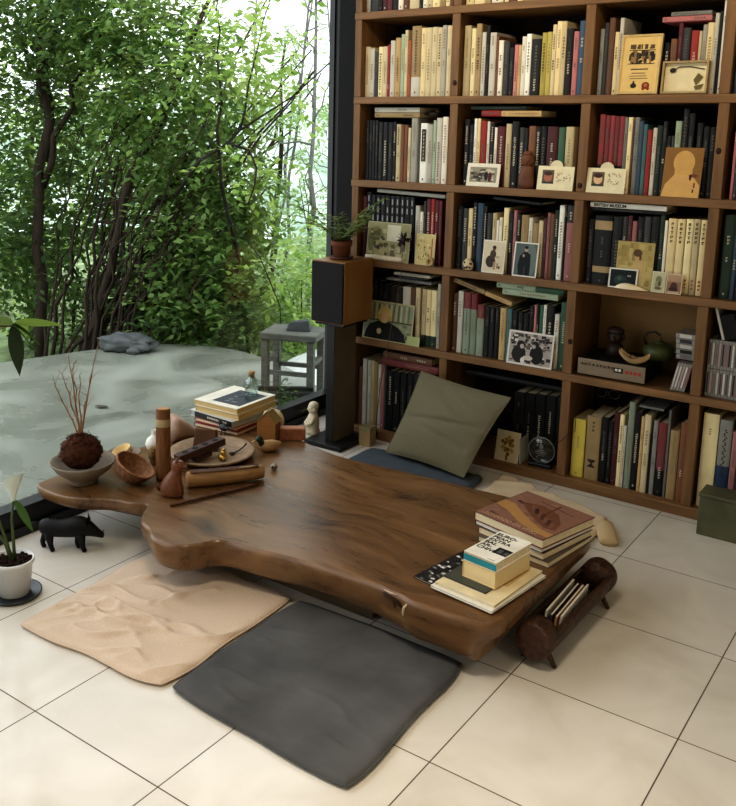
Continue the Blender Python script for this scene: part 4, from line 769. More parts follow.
# little house block
t = empty('toy_house', (.835, 1.095, Z), 'small honey-brown wooden house block with pitched roof', 'toy house', rz=R(20))
hp = [(-.034, 0), (.034, 0), (.034, .068), (0, .104), (-.034, .068)]
MB().prism(hp, -.028, .028, 0, Matrix.Rotation(R(90), 4, 'X')).build('house_body', mat('honey_wood', (150, 104, 58), .5, .3, .15, 16, stretch=(2, 2, 9)), t, bevel=.002)
m = MB(); m.box(-.03, .03, -.001, .05, 0, .003, 0, T(.0355, -.0, .0685, 0, 0, 0) @ Matrix.Rotation(R(90), 4, 'Z') @ Matrix.Rotation(R(46.5), 4, 'X')); m.box(-.03, .03, -.001, .05, 0, .003, 0, T(-.0355, 0, .0685) @ Matrix.Rotation(R(-90), 4, 'Z') @ Matrix.Rotation(R(46.5), 4, 'X'))
m.build('roof', mat('olive_wood', (140, 116, 66), .5), t)
t.scale = (1.2, 1.2, 1.2)
sh = MB(); sh.rings([[(x, .062*s_*math.cos(a), .0 + max(.0, .058*s_ + .058*s_*math.sin(a)*(1+.05*math.sin(6*a)))) for a in [2*PI*i/24 for i in range(24)]] for x, s_ in [(-.07, .95), (-.05, 1), (-.02, .85), (.01, .62), (.04, .36), (.07, .12)]], 0)
tag(sh.build('conch_shell', mat('pinkish_shell', (172, 142, 122), .5, .35, .15, 12), None, (.556, .885, Z), (0, 0, R(70))), 'pinkish brown conical shell lying behind the white vase', 'seashell')
t = empty('iron_bird', (.650, 1.015, Z), 'little dark iron bird figure beside the stack of books', 'figurine', rz=R(160))
ir = mat('dark_iron', (36, 34, 34), .5, .4)
m = MB(); m.ball((0, 0, .036), (.03, .016, .015), 14, 8); m.tube([(.02, 0, .04), (.032, 0, .056), (.04, 0, .058)], [.010, .007, .003], 8); m.tube([(-.024, 0, .038), (-.05, 0, .044)], [.008, .003], 6); m.build('body', ir, t)
for s in (-1, 1): MB().tube([(.0, s*.008, .026), (.0, s*.010, .002), (.012, s*.010, .002)], .0022, 5).build('leg', ir, t)
t = empty('red_brick_box', (.905, 1.165, Z), 'small worn pinkish-red box lying behind the toy house', 'box', rz=R(40))
MB().box(-.055, .055, -.025, .025, 0, .05).build('box_body', mat('worn_red', (150, 98, 72), .7, .2, .25, 40), t, bevel=.003)
MB().box(-.05, .05, -.021, .021, .05, .0515).build('lid', mat('worn_pink', (176, 124, 96), .7), t)
t = empty('cream_paper_bag', (.765, 1.205, Z), 'crumpled cream paper bag behind the toy house', 'bag')
MB().ball((0, 0, .046), (.052, .045, .046), 24, 14, jit=.2, seed=9).build('bag', mat('cream_paper', (214, 194, 156), .7, .2, .08, 20), t)

# ------------------------------------------------------------------ books lying on the table
def big_book(name, loc, w, d, h, cover, label, rz=0, edge=None, hard=.0025, cat='book', group=None):
    """a closed book lying flat: cover boards with a spine along -x, page block inside"""
    t = empty(name, loc, label, cat, rz=rz, group=group)
    k = hard
    MB().box(-w/2, w/2, -d/2, d/2, 0, k).box(-w/2, w/2, -d/2, d/2, h-k, h).box(-w/2, -w/2+k, -d/2, d/2, k, h-k).build('cover', cover, t, bevel=min(.0008, k*.3))
    MB().box(-w/2+k, w/2-.003, -d/2+.003, d/2-.003, k, h-k).build('page_block', edge or pages, t)
    return t
GS = 'stack of books by the window end of the table'
bx, by = .562, 1.190
big_book('book', (bx+.012, by-.012, Z), .24, .28, .017, mat('cover_wine', (120, 34, 38), .5), 'wine red book at the very bottom of the window-end stack', R(4), group=GS)
big_book('book', (bx+.006, by-.008, Z+.0175), .235, .27, .016, mat('cover_crimson', (146, 50, 48), .5), 'crimson book second from the bottom of the window-end stack', R(1), group=GS)
big_book('book', (bx-.006, by-.003, Z+.034), .265, .285, .026, mat('cover_silver', (196, 198, 194), .5), 'white and black art book in the middle of the window-end stack', R(-3), edge=mat('grey_pages', (178, 178, 170), .8), group=GS)
o_ = [o for o in C.objects if o.get('label', '').startswith('white and black art book')][0]
MB().box(-.1, .128, -.1435, -.1427, .001, .025).build('spine_panel', mat('black_spine', (30, 30, 32), .5), o_)
m = MB()
for k in range(11): m.box(-.02 + k*.011, -.012 + k*.011, -.1439, -.1434, .009, .018)
m.build('spine_lettering', ink_lt, o_)
cc_ = mat('cover_buff', (222, 206, 166), .6, .2, .06, 14); buff = mat('buff_pages', (212, 186, 134), .85, .1, .12, 60, stretch=(2, 2, 40))
big_book('book', (bx+.004, by+.004, Z+.0605), .245, .27, .026, cc_, 'buff book under the topmost of the window-end stack', R(2), edge=buff, group=GS)
top = big_book('book', (bx+.0, by+.0, Z+.087), .245, .27, .026, mat('cover_ivory', (236, 230, 212), .5), 'ivory book with dark cover picture topmost of the window-end stack', R(2), edge=buff, group=GS)
pm_ = MB(); pm_.quad([(-.05, -.10, .0262), (.105, -.10, .0262), (.105, .095, .0262), (-.05, .095, .0262)], 0)
q = random.Random(3)
for k in range(14):
    a, b_ = q.uniform(-.03, .07), q.uniform(-.08, .06); pm_.quad([(a, b_, .0263 + k*2e-5), (a+.02, b_+.004, .0263 + k*2e-5), (a+.016, b_+.024, .0263 + k*2e-5), (a-.003, b_+.016, .0263 + k*2e-5)], 1 + k % 2)
pm_.build('cover_picture', [col((74, 78, 84)), col((120, 124, 128)), col((44, 48, 54))], top)
t = empty('glass_bottle', (.60, 1.255, Z+.1142), 'small clear glass bottle with cork on the topmost ivory book', 'bottle')
MB().lathe([(.001, 0), (.027, 0), (.03, .004), (.03, .06), (.026, .072), (.016, .08), (.015, .094), (.017, .096), (.0135, .096), (.0135, .08), (.024, .07), (.0275, .058), (.0275, .006), (.001, .004)], 28, cap=False).build('bottle_glass', glass_material('bottle_glass', (.88, .93, .92), .10), t)
MB().lathe([(.0125, .078), (.0135, .096), (.0165, .104), (.015, .108)], 18).build('cork', mat('cork', (170, 130, 90), .8, .2, .2, 60), t)
MB().tube([(-.012, -.028, .058), (-.022, -.032, .04), (.0, -.0325, .035), (.014, -.03, .055)], .0018, 5).build('string', mat('twine', (90, 80, 66), .8), t)

# right-hand stacks
GR = 'books and magazines at the planter end of the table'
def flat(name, loc, w, d, h, cover, label, rz, cat, edge=None): return big_book(name, loc, w, d, h, cover, label, rz, edge, .0012, cat, GR)
wp = mat('white_paper', (228, 224, 212), .6, .3, .05, 40)
blk = flat('magazine', (2.055, .560, Z), .20, .275, .006, mat('cover_black_gloss', (30, 30, 34), .3, .5), 'black and white magazine at the bottom of the nearer pile', R(-9), 'magazine')
m = MB(); q = random.Random(6)
for k in range(42):
    a, b_ = q.uniform(-.098, -.03), q.uniform(-.135, .10); s = q.uniform(.004, .016); m.quad([(a, b_, .0062), (a+s, b_, .0062), (a+s*.8, b_+s*.6, .0062), (a+s*.1, b_+s*.7, .0062)], k % 2)
m.build('cover_print', [col((220, 218, 212)), col((120, 120, 120))], blk)
flat('magazine', (2.128, .538, Z+.0065), .205, .285, .008, wp, 'white magazine lying under the pale pamphlet in the nearer pile', R(-7), 'magazine', wp)
flat('pamphlet', (2.126, .545, Z+.015), .195, .27, .008, mat('cover_offwhite', (224, 208, 170), .6), 'cream pamphlet with brown panel in the nearer pile', R(-5), 'pamphlet', wp)
o_ = [o for o in C.objects if o.get('label', '').startswith('cream pamphlet')][0]
m = MB(); m.quad([(-.02, -.02, .0082), (.07, -.02, .0082), (.07, .11, .0082), (-.02, .11, .0082)]); m.quad([(.0, -.05, .00825), (.055, -.05, .00825), (.055, .06, .00825), (.0, .06, .00825)], 1)
m.build('cover_panel', [col((202, 168, 112)), col((110, 56, 42))], o_)
flat('leaflet', (2.105, .555, Z+.0235), .145, .21, .004, mat('cover_slate', (70, 74, 66), .5), 'dark green leaflet sticking out under the cream novel', R(-7), 'leaflet')
thick = flat('book', (2.134, .574, Z+.028), .112, .186, .050, mat('cover_cream_plain', (220, 196, 148), .55), 'thick cream novel beneath the lettered white book', R(-8), 'book', mat('cream_pages', (226, 204, 158), .85, .1, .06, 60, stretch=(2, 2, 40)))
euro = flat('book', (2.135, .575, Z+.0785), .110, .185, .028, mat('cover_white_matt', (238, 234, 222), .5), 'white book with black capitals and teal band, topmost of nearer pile', R(-8), 'book')
MB().box(-.0553, .0553, -.0928, -.0922, .002, .021).build('teal_band', mat('teal_band', (44, 134, 146), .5), euro)
for k, tx in enumerate(['EURO-', 'PEAN', 'EXTRA', 'BAL', 'AR-', 'CHIVE']):
    text(tx, .0225, 'cover_title', mat('black_title', (24, 24, 24), .5), euro, (-.049, .062 - k*.0212, .0284), (0, 0, 0), sx=1.04, bold=.0005)
m = MB(); m.quad([(.006, -.044, .0283), (.052, -.044, .0283), (.052, -.002, .0283), (.006, -.002, .0283)]); m.quad([(.014, -.036, .02835), (.03, -.036, .02835), (.028, -.014, .02835), (.016, -.012, .02835)], 1); m.quad([(.036, -.036, .02835), (.05, -.036, .02835), (.048, -.018, .02835), (.038, -.016, .02835)], 1); m.quad([(.02, -.087, .0283), (.045, -.087, .0283), (.045, -.0845, .0283), (.02, -.0845, .0283)], 1)
m.build('cover_photo', [col((26, 26, 28)), col((96, 96, 96))], euro)
ax, ay, ar = 2.105, .900, R(-14)
flat('magazine', (ax+.012, ay-.012, Z), .255, .265, .018, mat('cover_grey_gloss', (92, 84, 78), .4), 'grey magazine at the bottom of the farther pile', R(-8), 'magazine')
flat('book', (ax+.006, ay-.004, Z+.0185), .25, .262, .022, mat('cover_umber', (96, 66, 54), .5), 'umber book second from the bottom of the farther pile', R(-12), 'book')
flat('book', (ax, ay, Z+.041), .262, .266, .014, mat('cover_dark_plum', (60, 42, 44), .5), 'thin plum book with white pages under the large art book', R(-14), 'book', wp)
art = big_book('art_book', (ax, ay, Z+.0555), .270, .270, .030, mat('cover_burgundy', (108, 54, 54), .35, .5), 'large burgundy art book with brown drawing on cover', ar, group=GR)
m = MB(); E_ = .0304
def ap(poly, i, k): m.quad([(x*.914, y*.9, E_ + k*4e-5) for x, y in poly], i)
ap(rect(-.146, -.148, .146, .148), 0, 0)
q = random.Random(16)
for k in range(60):
    a, b_ = q.uniform(-.14, .10), q.uniform(-.14, .12); s = q.uniform(.012, .04); ap([(a, b_), (a+s, b_+s*.2), (a+s*.9, b_+s*.5), (a+s*.1, b_+s*.4)], 1 + k % 3, 1)
ap([(-.146, .02), (-.10, .02), (-.04, -.02), (.03, -.06), (.09, -.085), (.146, -.09), (.146, -.125), (.08, -.12), (.0, -.095), (-.07, -.055), (-.146, -.03)], 4, 2)
ap([(-.08, .06), (-.02, .085), (.06, .06), (.11, .0), (.13, -.06), (.09, -.07), (.03, -.04), (-.03, .0), (-.07, .03)], 5, 3)
for k in range(7): ap([(-.05 + k*.022, .055 - k*.012), (-.035 + k*.022, .06 - k*.012), (-.01 + k*.02, .02 - k*.012), (-.02 + k*.02, .012 - k*.012)], 6 if k % 2 else 2, 4)
ap([(.02, .125), (.026, .128), (.03, .02), (.024, .02)], 6, 5); ap([(-.05, .11), (.1, .09), (.1, .086), (-.05, .105)], 6, 5)
m.build('cover_picture', [col((138, 100, 84)), col((152, 116, 94)), col((122, 84, 70)), col((144, 106, 90)), col((172, 132, 82)), col((112, 72, 52)), col((80, 48, 38))], art)
text('LEONARDO DA VINCI', .025, 'cover_title', mat('pale_title', (190, 158, 128), .5), art, (-.118, -.122, .0309), (0, 0, 0), sx=.86, bold=.0001)
for k in range(8): pass
# ------------------------------------------------------------------ cushions and mats
def wrinkle(x, y, seed, dirx, diry, amp, f=9):
    u = x*dirx + y*diry; v = -x*diry + y*dirx
    w_ = noise.noise(Vector((x*3, y*3, seed)))*1.3
    a = 1 - abs(noise.noise(Vector((u*1.6 + w_*.3, v*f + w_, seed + 4))))
    return amp*(max(0, a - .55)/.45)**2 + amp*.35*noise.noise(Vector((x*7, y*7, seed + 9)))
def crease(u, v, folds):
    h = 0
    for (a, b, c, d, am, wd) in folds:
        L2 = (c-a)**2 + (d-b)**2; s = max(0, min(1, ((u-a)*(c-a) + (v-b)*(d-b))/L2))
        px, py = a + s*(c-a), b + s*(d-b) + .03*math.sin(s*5 + a*9)
        h += 1.55*am*math.exp(-(((u-px)**2 + (v-py)**2)/wd**2))*(.35 + .65*math.sin(PI*max(.05, min(.95, s))))
    return h
def mat_cushion(name, corners, th, m, label, seed, wr=(1, 0, .006), cat='floor cushion', edge_w=.03, z0=.0008, n=64, wob=.008, bulge=.5, folds=()):
    """thin square floor cushion, four floor corners given anticlockwise"""
    c = [Vector((*p, 0)) for p in corners]; cen = sum(c, Vector())/4
    def P(u, v):
        wu = wob*noise.noise(Vector((u*3, v*3, seed*1.7))); wv = wob*noise.noise(Vector((u*3, v*3, seed*1.7 + 20)))
        cr = 1 - .010*((abs(u-.5)*2)**6 * (abs(v-.5)*2)**6)*4
        u2, v2 = .5 + (u-.5)*cr, .5 + (v-.5)*cr
        p = c[0]*(1-u2)*(1-v2) + c[1]*u2*(1-v2) + c[2]*u2*v2 + c[3]*(1-u2)*v2
        return p + Vector((wu, wv, 0)) - cen
    L = (c[1]-c[0]).length
    def topf(u, v):
        p = P(u, v); e = min(u, 1-u, v, 1-v)*L; k = min(1, e/edge_w); s = math.sqrt(max(0, 1 - (1-k)**2))
        h = th*(.42 + .58*s)*(.8 + .2*bulge*math.sin(PI*u)*math.sin(PI*v)) + wrinkle(p.x, p.y, seed, wr[0], wr[1], wr[2])*s + crease(u, v, folds)*s
        return (p.x, p.y, max(.004, h))
    def botf(u, v):
        p = P(u, v); e = min(u, 1-u, v, 1-v)*L; return (p.x, p.y, 0 if e > .012 else th*.28*(1 - e/.012))
    mb = MB(); mb.grid(n, n, topf); mb.grid(n, n, lambda u, v: botf(1-u, v))
    # side band
    per = [(i/n, 0) for i in range(n)] + [(1, i/n) for i in range(n)] + [(1-i/n, 1) for i in range(n)] + [(0, 1-i/n) for i in range(n)]
    mb.rings([[botf(*q_) for q_ in per], [topf(*q_) for q_ in per]], 0, False)
    t = empty(name, (cen.x, cen.y, z0), label, cat)
    mb.build('cushion_cover', m, t)
    pp = MB(); pp.tube([Vector(botf(*q_)) + Vector((0, 0, .003)) for q_ in per[::2]] + [Vector(botf(*per[0])) + Vector((0, 0, .003))], .0028, 5)
    pp.build('piping', m, t)
    return t
def fabric(name, rgb, var=.08):
    m = mat(name, rgb, .95, .12, var, 260, bump=.25); return m
beige = fabric('beige_linen', (208, 188, 168)); charcoal = fabric('charcoal_cotton', (66, 69, 74)); charcoal = mat('worn_charcoal_cotton', (86, 86, 87), .9, .15, .28, 5, detail=10, bump=.25); blue_grey = fabric('blue_grey_linen', (84, 92, 100)); olive = fabric('olive_linen', (122, 116, 94), .14)
mat_cushion('floor_cushion', [(.975, -.245), (1.545, -.195), (1.528, .392), (.94, .385)], .022, beige, 'beige wrinkled floor cushion beside the charcoal one, before the table', 3, (.75, .66, .010), wob=.014, n=140, folds=[(.08, .30, .62, .42, .016, .028), (.20, .22, .70, .32, .014, .024), (.05, .42, .45, .52, .010, .022), (.30, .10, .60, .20, .010, .022), (.15, .55, .30, .80, .009, .025), (.45, .50, .62, .78, .008, .022), (.62, .36, .90, .46, .008, .03), (.10, .12, .22, .30, .010, .022), (.50, .05, .80, .10, .007, .02), (.24, .62, .26, .9, .006, .018), (.06, .2, .3, .27, .010, .018), (.36, .36, .55, .30, .010, .016)])
mat_cushion('floor_cushion', [(1.556, -.185), (2.160, -.212), (2.135, .405), (1.545, .395)], .024, charcoal, 'charcoal square floor cushion before the table front', 7, (.9, .3, .002), wob=.007, n=90, folds=[(.1, .2, .4, .3, .004, .02), (.2, .1, .5, .16, .004, .016), (.5, .4, .8, .3, .003, .02), (.3, .6, .5, .75, .003, .02), (.7, .1, .9, .2, .004, .018), (.05, .5, .2, .6, .003, .02)])
mat_cushion('floor_cushion', [(.935, 1.22), (1.545, 1.22), (1.548, 1.70), (.965, 1.70)], .026, blue_grey, 'blue-grey floor cushion behind the table under the olive cushion', 11, (.5, .8, .006))
mat_cushion('floor_cushion', [(1.585, 1.23), (2.13, 1.23), (2.135, 1.60), (1.59, 1.79)], .020, fabric('pale_linen', (216, 196, 166)), 'pale beige floor cushion behind the table, crumpled', 15, (.8, .5, .016), wob=.016)
# rolled corner of that mat
m = MB(); m.rings([[(.034*s_*math.cos(a), y, .015*s_ + .015*s_*math.sin(a)) for a in [2*PI*i/14 for i in range(14)]] for y, s_ in [(-.085, .92), (-.08, 1), (-.02, 1.06), (.03, 1), (.08, .98), (.085, .9)]])
tag(m.build('rolled_bolster', fabric('tan_linen', (204, 180, 142)), None, (2.155, 1.475, .0008), (0, 0, R(25))), 'small tan rolled bolster on the tiles behind the large art book', 'bolster')
# olive cushion leaning on the bookcase
cor = [Vector((1.085, 1.625, .044)), Vector((1.505, 1.575, .040)), Vector((1.622, 1.745, .372)), Vector((1.165, 1.775, .404))]
cen = sum(cor, Vector())/4; nrm = ((cor[1]-cor[0]).cross(cor[3]-cor[0])).normalized()
if nrm.y > 0: nrm = -nrm
def cush(u, v, sgn):
    k = .5 + .5*1.0; uu, vv = u, v
    # sides draw in slightly between the corners
    uu = .5 + (u-.5)*(1 - .05*math.sin(PI*v)); vv = .5 + (v-.5)*(1 - .05*math.sin(PI*u))
    p = cor[0]*(1-uu)*(1-vv) + cor[1]*uu*(1-vv) + cor[2]*uu*vv + cor[3]*(1-uu)*vv
    b = (math.sin(PI*u)*math.sin(PI*v))**.55
    fold = .014*math.exp(-((v - .52 - .12*(u-.5))/.035)**2)*b + .010*math.exp(-((v - .40 + .2*(u-.3))/.04)**2)*b*(u < .9)
    wr = wrinkle(u*.5, v*.5, 21, .9, -.3, .008)*b if sgn > 0 else 0
    return tuple(p - cen + nrm*sgn*(.040*b - (fold if sgn > 0 else 0)) + nrm*wr)
m = MB(); m.grid(48, 48, lambda u, v: cush(u, v, 1)); m.grid(48, 48, lambda u, v: cush(1-u, v, -1))
t = empty('throw_cushion', cen, 'olive grey square cushion leaning against the bookcase', 'cushion')
m.build('cushion_cover', olive, t)
pp = MB(); ed = [(i/24, 0) for i in range(24)] + [(1, i/24) for i in range(24)] + [(1-i/24, 1) for i in range(24)] + [(0, 1-i/24) for i in range(25)]
pp.tube([cush(a, b_, 0) for a, b_ in ed], .0028, 6); pp.build('piping', olive, t)

# ------------------------------------------------------------------ log planter with magazines
lg = mat('dark_carved_log', (68, 44, 32), .5, .4, .5, 18, stretch=(3, 1.5, 3), bump=.9)
t = empty('log_holder', (2.290, .757, 0), 'dark hollowed log on four short legs holding magazines, beside the table end', 'log holder', rz=R(-1))
nn, L = 22, .262; rings_ = []
def ra(a, y): return 1 + .05*noise.noise(Vector((math.cos(a)*1.5, math.sin(a)*1.5, y*9)))
oa = [R(150) + R(240)*i/nn for i in range(nn+1)]
def sect(y, s_):
    o = [(.055*s_*ra(a, y)*math.cos(a), y, .086 + .055*s_*ra(a, y)*math.sin(a)) for a in oa]
    i_ = [(.043*s_*math.cos(a), y, .088 + .043*s_*math.sin(a)) for a in oa[::-1]]
    return o + i_
m = MB(); m.rings([sect(-L+.03, .96), sect(-L+.06, 1.0), sect(-.1, 1.0), sect(0, .98), sect(.12, 1.0), sect(L-.05, 1.0), sect(L-.03, .97)], 0, True)
for s in (-1, 1):
    rr = [[(.055*k*ra(a, s)*math.cos(a), s*(L-.035) + s*dy, .086 + .055*k*ra(a, s)*math.sin(a)) for a in [2*PI*i/26 for i in range(26)]] for k, dy in [(.97, -.03), (1.0, -.012), (1.0, .022), (.95, .031), (.86, .034), (.3, .034)]]
    m.rings(rr, 0, True)
m.build('log_body', lg, t)
for sx in (-1, 1):
    for y in (-.205, .205): MB().tube([(sx*.020, y, .045), (sx*.032, y, .028), (sx*.050, y, .0015)], [.010, .009, .006], 8).build('leg', lg, t)
for k, (dx, rz, c, lb) in enumerate([(-.024, 2, (214, 206, 190), 'white magazine'), (-.009, 2, (70, 60, 62), 'dark magazine'), (.006, 2, (196, 150, 100), 'orange-brown magazine'), (.021, 2, (222, 216, 204), 'pale magazine')]):
    mg = empty('magazine', (2.288 + dx, .735, .0535 + .010*(dx/.024)**2), lb + ' standing in the hollow log holder', 'magazine', rot=(0, R(6), R(rz)), group='magazines in the log holder')
    MB().box(-.003, .003, -.115, .115, 0, .060).build('cover', col(c, .4), mg); MB().box(-.0022, .0022, -.113, .113, .060, .0612).build('page_edge', wp, mg)

# ------------------------------------------------------------------ speaker, stand and plant
blackp = mat('black_powder_coat', (28, 27, 27), .5, .4, .1, 20); greyp = mat('grey_brown_coat', (112, 100, 82), .5, .35, .1, 12)
t = empty('speaker_stand', (.765, 1.70, 0), 'dark square speaker stand with flat base plate beside the bookcase', 'speaker stand')
MB().box(-.115, .10, -.125, .125, .0, .022).build('base_plate', blackp, t, bevel=.004)
MB().box(-.016, .026, -.082, .092, .022, .588).build('column', greyp, t, bevel=.002)
MB().box(-.016, .026, -.0855, -.0822, .022, .588).build('column_face', blackp, t)
MB().box(-.075, .085, -.10, .10, .588, .598).build('top_plate', blackp, t, bevel=.002)
t = empty('loudspeaker', (.760, 1.705, .5986), 'honey wood loudspeaker with dark cloth grille on the stand', 'loudspeaker')
MB().box(-.09, .095, -.105, .125, 0, .288).build('cabinet', mat('honey_veneer', (150, 108, 64), .4, .4, .12, 6, stretch=(5, 5, .8)), t, bevel=.002)
MB().box(-.085, .090, -.116, -.105, .005, .283).build('grille', mat('grille_cloth', (48, 47, 48), .9, .1, .1, 300), t, bevel=.003)
t = empty('potted_cactus_plant', (.762, 1.70, .8874), 'fern-leaved houseplant in terracotta pot on the loudspeaker', 'houseplant')
terra = mat('terracotta', (122, 76, 56), .8, .2, .15, 20)
MB().lathe([(.001, 0), (.05, 0), (.056, .006), (.056, .012), (.05, .010), (.001, .008)], 28, cap=False).build('saucer', mat('dark_terracotta', (96, 60, 48), .6), t)
MB().lathe([(.001, .009), (.036, .009), (.043, .06), (.049, .062), (.050, .085), (.045, .085), (.043, .075), (.001, .072)], 28, cap=False).build('pot', terra, t)
lf = leaf_material('fern_leaf', (70, 92, 44), (108, 130, 66), (158, 164, 100), .3)
m = MB(); q = random.Random(12)
for k in range(15):
    a = k*2.4 + q.uniform(-.3, .3); ln = q.uniform(.20, .31); up = q.uniform(.6, 1.4)
    d = Vector((math.cos(a), math.sin(a), 0)); prev = None; pts = []
    if d.y > .3: ln *= .55
    for i in range(9):
        u = i/8; pts.append(Vector((0, 0, .075)) + d*ln*u*math.cos(up*.5) + Vector((0, 0, ln*(1.3*math.sin(up)*u - .38*u*u))))
    m.tube(pts, [.0022]*8 + [.001], 4)
    sd = d.cross(Vector((0, 0, 1)))
    for i in range(1, 9):
        for s in (-1, 1):
            wl = .046*math.sin(PI*(.2 + .7*i/8))*q.uniform(.6, 1.1); p = pts[i]; e = p + sd*s*wl + d*.016 + Vector((0, 0, q.uniform(-.008, .01)))
            m.quad([p - d*.009, p*.4 + e*.6 - d*.013, e, p*.5 + e*.5 + d*.014, p + d*.010])
m.build('foliage', lf, t)
t = empty('dried_flower', (.905, 1.805, .0235), 'tall thin stem with dark dried flower head beside the speaker', 'dried flower')
m = MB(); m.tube([(0, 0, 0), (.02, 0, .25), (.07, .006, .55), (.115, .004, .80), (.125, 0, .95)], [.0022, .002, .0018, .0016, .0014], 6); m.build('stem', mat('brown_stem', (104, 84, 56), .8), t)
m = MB(); q = random.Random(9)
for k in range(34):
    a, e = q.uniform(0, 2*PI), q.uniform(-1.2, 1.4); d = Vector((math.cos(a)*math.cos(e), math.sin(a)*math.cos(e)*.4, math.sin(e))); p = Vector((.125, 0, .965)); s = d.cross(Vector((.3, .5, .8))).normalized()*.009
    m.quad([p, p + d*.022 + s, p + d*.042, p + d*.022 - s])
m.ball((.125, 0, .965), (.014, .010, .014), 10, 6)
m.build('flower_head', mat('dark_petal', (46, 38, 42), .8), t)
MB().lathe([(.001, 0), (.012, 0), (.015, .01), (.006, .05), (.005, .05), (.001, .02)], 14, cap=False).build('holder', blackp, t)
# white stone figure on the base plate's edge
t = empty('stone_figure', (.600, 1.715, .0008), 'small white stone seated figure beside the speaker stand', 'figurine', rz=R(-40))
wst = mat('white_stone', (206, 194, 168), .7, .25, .1, 30, bump=.15)
MB().lathe([(.038, .001), (.04, .02), (.034, .028), (.036, .05), (.034, .075), (.026, .098), (.018, .108)], 22, M=Matrix.Diagonal((1, .85, 1, 1))).build('body', wst, t)
m = MB(); m.ball((0, -.002, .13), (.026, .025, .030), 18, 12); m.ball((0, .002, .142), (.027, .026, .022), 16, 8); m.ball((0, -.026, .128), (.005, .005, .007), 8, 5); m.ball((-.026, 0, .126), (.005, .007, .011), 8, 6); m.ball((.026, 0, .126), (.005, .007, .011), 8, 6)
m.build('head', wst, t)
m = MB()
for s in (-1, 1): m.tube([(s*.028, -.004, .09), (s*.036, -.016, .065), (s*.018, -.034, .052), (0, -.036, .05)], [.010, .010, .009, .008], 8)
m.build('arm', wst, t)
t = empty('small_wooden_box', (.895, 1.755, .0), 'small pale wooden box on the tiles between stand and bookcase', 'box', rz=R(5))
MB().box(-.03, .03, -.03, .03, 0, .07).build('box_body', mat('pale_box_wood', (170, 146, 108), .6, .3, .15, 12), t, bevel=.002)
MB().box(-.031, .031, -.031, .031, .07, .092).build('lid', mat('olive_box_lid', (150, 140, 104), .6), t, bevel=.002)
# green grey stone box by the bookcase
t = empty('stone_box', (2.49, 1.76, 0), 'grey-green stone box on the tiles before the outermost column', 'box')
gs_ = mat('green_stone', (92, 92, 70), .6, .3, .25, 9, bump=.2)
MB().box(-.075, .12, -.05, .055, 0, .15).build('box_body', gs_, t, bevel=.004)
MB().box(-.078, .123, -.053, .058, .15, .165).build('lid', gs_, t, bevel=.004)

# ------------------------------------------------------------------ corner by the window: calla lily, boar, tall houseplant
t = empty('plant_saucer', (.800, -.125, .0008), 'dark round saucer under the white plant pot', 'saucer')
MB().lathe([(.001, 0), (.07, 0), (.082, .004), (.085, .012), (.08, .012), (.074, .006), (.001, .005)], 36, cap=False).build('saucer_dish', mat('dark_plastic', (48, 54, 58), .35, .5), t)
t = empty('calla_lily', (.800, -.125, .0066), 'white plastic pot with a single white calla lily', 'potted plant')
MB().lathe([(.001, 0), (.046, 0), (.049, .004), (.060, .105), (.066, .106), (.067, .118), (.062, .119), (.058, .105), (.001, .103)], 36, cap=False).build('pot', mat('white_plastic', (214, 214, 212), .35, .4, .03, 10), t)
m = MB(); m.lathe([(.001, .109), (.056, .107)], 20, cap=False); q = random.Random(1)
for k in range(60):
    a, r_ = q.uniform(0, 2*PI), .054*math.sqrt(q.random()); m.ball((r_*math.cos(a), r_*math.sin(a), .109), q.uniform(.003, .009), 6, 4)
m.build('soil', mat('bark_soil', (44, 32, 26), .95, .1, .4, 90), t)
gst = mat('green_stem', (74, 88, 52), .5, .3, .15, 20)
for pts in ([(0, 0, .105), (-.012, -.01, .17), (-.03, -.02, .24), (-.058, -.035, .34)], [(.004, .004, .105), (.002, .004, .18), (.0, .004, .25), (.006, .008, .315)], [(-.006, .0, .105), (-.02, -.012, .17), (-.045, -.03, .21), (-.075, -.05, .215)]):
    MB().tube(pts, [.006, .005, .004, .003], 8).build('stem', gst, t)
def spathe(u, v):
    a = (u-.5)*2*PI*.92; r_ = .006 + .030*v**1.3; z = .31 + .075*v + .02*v*v*math.cos(a)
    return (.006 + r_*math.cos(a), .008 + r_*math.sin(a), z)
MB().grid(24, 10, spathe).build('flower', mat('white_petal', (214, 224, 218), .5, .3, .05, 20), t)
MB().tube([(.006, .008, .315), (.008, .008, .345), (.01, .008, .37)], [.004, .004, .002], 7).build('spadix', mat('yellow_spadix', (206, 176, 70), .7), t)
dkl = leaf_material('dark_leaf', (34, 62, 30), (48, 80, 36), (66, 100, 46), .25)
m = MB()
for bz, dx, dy, ln in ((.31, .025, .02, .10), (.34, -.09, -.06, .12)):
    o = Vector((.006 if bz < .33 else -.058, .008 if bz < .33 else -.035, bz)); d = Vector((dx, dy, -.045 if bz < .33 else .05)).normalized(); s = d.cross(Vector((0, 0, 1))).normalized()
    MB().grid(4, 10, lambda u, v: tuple(o + d*ln*v + s*(u-.5)*.06*math.sin(PI*(.06+.92*v)) + Vector((0, 0, .01*abs(u-.5) - .03*v*v)))).build('leaf', dkl, t)
